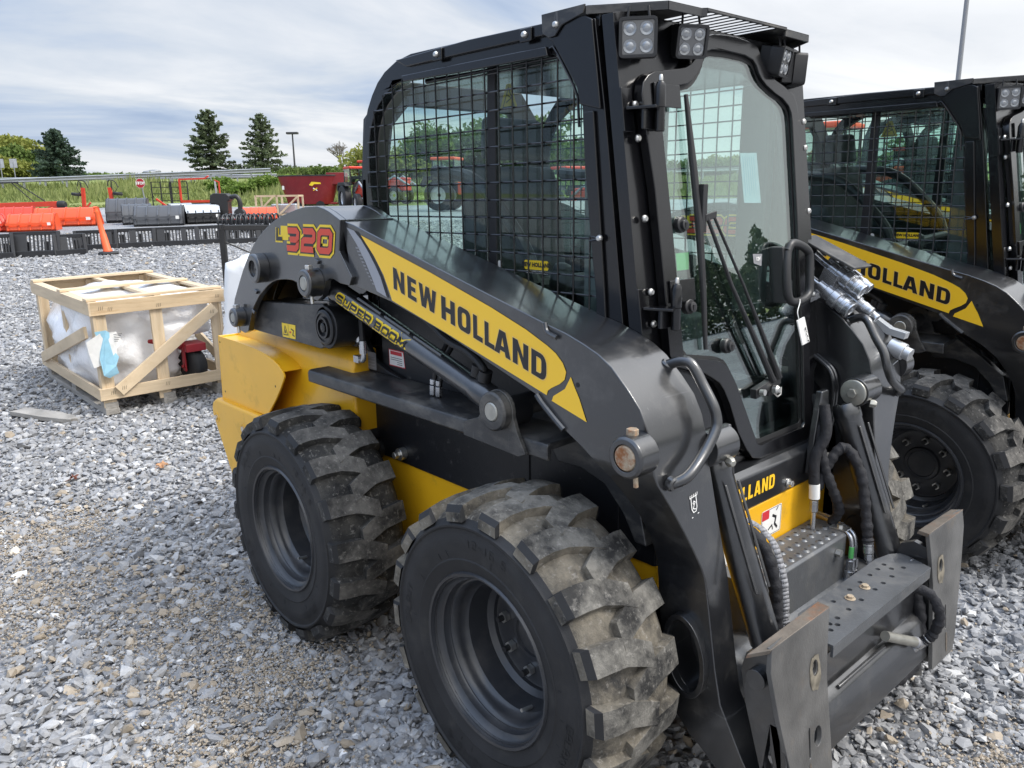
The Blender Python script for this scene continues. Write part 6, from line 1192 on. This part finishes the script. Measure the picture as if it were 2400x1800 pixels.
def broadleaf(px, py_top, d, hw, m, label, cat='tree', name='broadleaf_tree', grp=None, dens=1.0, trunk=True, leafs=.22, base=.0, hmul=1.):
    o = gp(px, d); H = max(1.0, at(px, py_top, d).z-o.z); r_ = empty(name, o, 0, label, cat, grp); m_ = MB(); m_.tube(curve([(0, 0, -.3), (.1, 0, H*.3), (-.1, .1, H*.6), (0, 0, H*.85)], 4), [H*.022*(1-.05*i) for i in range(13)], 7); C, S, T = [], [], []
    nb = int(16+hw*5)
    for k in range(nb):
        u_ = rng.normal(size=3); u_ /= np.linalg.norm(u_); rr = rng.uniform(.45, .98); cz = base+(1-base)*.55; p = np.array([u_[0]*hw*rr, u_[1]*hw*rr, H*(cz+u_[2]*rr*(.42*(1-base)))]); cr_ = rng.uniform(.20, .36)*hw; m_.tube([(0, 0, H*rng.uniform(.25, .55)), Vector(p*[.5, .5, .92]), Vector(p)], [H*.010, H*.006, H*.002], 5); nn = int(190*dens*cr_); ck = rng.uniform(-.15, .15)
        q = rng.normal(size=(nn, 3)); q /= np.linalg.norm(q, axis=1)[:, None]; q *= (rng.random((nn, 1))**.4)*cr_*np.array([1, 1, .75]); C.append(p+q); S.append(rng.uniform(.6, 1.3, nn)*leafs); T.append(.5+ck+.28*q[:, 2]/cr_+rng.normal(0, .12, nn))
    C = np.concatenate(C); C[:, 2] = np.maximum(C[:, 2], .05); m_.build('trunk', ['bark'], r_); leaf_cloud(C, np.concatenate(S), np.concatenate(T), 'crown', r_, m, 1.)
broadleaf(20, 335, 120, 7.5, 'leaf_yellow', 'broad yellow green tree at the left photo edge', base=.05, leafs=.30); broadleaf(72, 345, 112, 3.6, 'leaf_green', 'green tree between the yellow tree and the dark spruce', base=.05, leafs=.28); broadleaf(10, 372, 104, 4.2, 'leaf_yellow', 'low bright yellow bush before the left edge tree', 'bush', 'bush', base=.0, leafs=.26)
for px, py, d, hw, m, lab in ((1085, 285, 60, 4.2, 'leaf_green', 'dark green tree seen through the middle of the side window'), (940, 350, 75, 4.5, 'leaf_yellow', 'pale green tree seen through the rear of the side window'), (1230, 255, 62, 3.6, 'leaf_green', 'green tree behind the window bar and seat'), (1340, 330, 70, 4.5, 'leaf_green', 'green tree seen just left of the front cab pillar'), (1640, 385, 85, 3.6, 'leaf_green', 'green tree seen through the windshield'), (1700, 380, 90, 4.2, 'leaf_yellow', 'yellow green tree seen through the right side of the windshield'), (2010, 352, 42, 2.6, 'leaf_green', 'green tree seen through the second loader cab'), (2140, 335, 45, 2.8, 'leaf_green', 'tree seen at the right side of the second loader cab'), (1900, 372, 60, 3., 'leaf_green', 'tree between the two loader cabs')): broadleaf(px, py, d, hw, m, lab, leafs=.2, dens=.8)
spruce(1000, 350, 424, 85, 2.3, 'spruce_dark', 'small dark spruce seen through the side window', 1., .04, None); spruce(1395, 300, 424, 70, 2.6, 'spruce_needles', 'spruce seen behind the front cab pillar', .8, .04, None)
def bare_tree():
    o = gp(b1(1985), 85); H = at(b1(1985), 345, 85).z-o.z; r_ = empty('bare_tree', o, 0, 'pale leafless tree above the red mixer wagon', 'tree'); m_ = MB()
    def br(p, d_, ln, rd, dep):
        q = p+d_*ln; m_.tube([p, (p+q)/2+Vector((random.uniform(-.1, .1), random.uniform(-.1, .1), 0)), q], [rd, rd*.85, rd*.65], 4)
        if dep:
            for _ in range(3 if dep > 1 else 4): br(q, (d_+Vector((random.uniform(-.8, .8), random.uniform(-.8, .8), random.uniform(-.1, .5)))).normalized(), ln*random.uniform(.6, .8), rd*.6, dep-1)
    br(Vector((0, 0, 0)), Vector((0, 0, 1)), H*.36, .20, 5); m_.build('branches', ['bark_grey'], r_)
bare_tree()
def shrubs():
    for i, (px, d, hw, py, m) in enumerate(((585, 50, 1.5, 425, 'weed_leaf'), (655, 53, 1.8, 420, 'weed_leaf'), (520, 54, 1.3, 432, 'weed_leaf'), (730, 66, 2.4, 402, 'leaf_green'), (700, 70, 1.8, 404, 'weed_leaf'), (760, 62, 2.0, 405, 'leaf_green'))):
        broadleaf(px, py, d, hw, m, ['low weedy shrub on the bank left of the red mixer wagon', 'leafy shrub touching the left end of the red mixer wagon', 'small weedy shrub on the bank behind the red frame', 'green bush behind the red mixer wagon under the bare tree', 'bush right of the lamp post foot', 'bush between the bare tree and the loader cab'][i], 'shrub', 'shrub', None, 1.4, leafs=.13)
shrubs()
# rough grass and weeds on the bank
nG = 42000; dd = rng.uniform(40.5, 61, nG); lat = rng.uniform(-.72, .36, nG)*dd; gx, gy = CAM.x+dd*fh.x+lat*rh.x, CAM.y+dd*fh.y+lat*rh.y; clump = np.sin(gx*.9)*np.cos(gy*.7)+np.sin(gx*.31+gy*.43); hh = np.clip(rng.uniform(.12, .38, nG)*(1+.55*clump)*(np.where(dd > 46, 1.5, .6)), .06, 1.1); zz = hgt_np(gx, gy); ang = rng.uniform(0, 6.28, nG); wv_ = rng.uniform(.05, .13, nG); lean = rng.normal(0, .12, (nG, 2))
V_ = np.stack([np.stack([gx-np.cos(ang)*wv_, gy-np.sin(ang)*wv_, zz], -1), np.stack([gx+np.cos(ang)*wv_, gy+np.sin(ang)*wv_, zz], -1), np.stack([gx+lean[:, 0], gy+lean[:, 1], zz+hh], -1)], 1).reshape(-1, 3)
gs = numpy_mesh('grass', V_, np.arange(nG*3).reshape(-1, 3), ['grass_blade'], None, np.repeat(np.clip(.5+.2*clump*.5+rng.normal(0, .15, nG), 0, 1), 3)); gs['kind'] = 'stuff'
# far tree line on the horizon, one mass
nT = 26000; dd = rng.uniform(330, 420, nT); lat = rng.uniform(-1.1, 1.1, nT)*dd; gx, gy = CAM.x+dd*fh.x+lat*rh.x, CAM.y+dd*fh.y+lat*rh.y; top = 1.2+1.6*np.abs(np.sin(lat*.013)+.6*np.sin(lat*.041+1)); C = np.stack([gx, gy, hgt_np(gx, gy)+rng.random(nT)*top], -1)
wl = leaf_cloud(C, rng.uniform(.7, 1.6, nT), rng.uniform(.2, .8, nT), 'far_woods', None, 'leaf_green', 1.); wl['kind'] = 'stuff'
# the wood edge across the lane to the north-east, which the windshield mirrors
nT = 90000; az = rng.uniform(R(-30), R(94), nT); rr = rng.uniform(74, 84, nT); sp_ = np.abs(((az*16) % 1)-.5)*2; crown = 3.6+4.4*sp_**1.6+1.6*np.abs(np.sin(az*7)); gx, gy = CAM.x+rr*np.cos(az), CAM.y+rr*np.sin(az); C = np.stack([gx, gy, hgt_np(gx, gy)+crown*rng.random(nT)**.8], -1)
wl = leaf_cloud(C, rng.uniform(.16, .38, nT), rng.uniform(.1, .9, nT), 'wood_edge', None, 'spruce_needles', 1.); wl['kind'] = 'stuff'
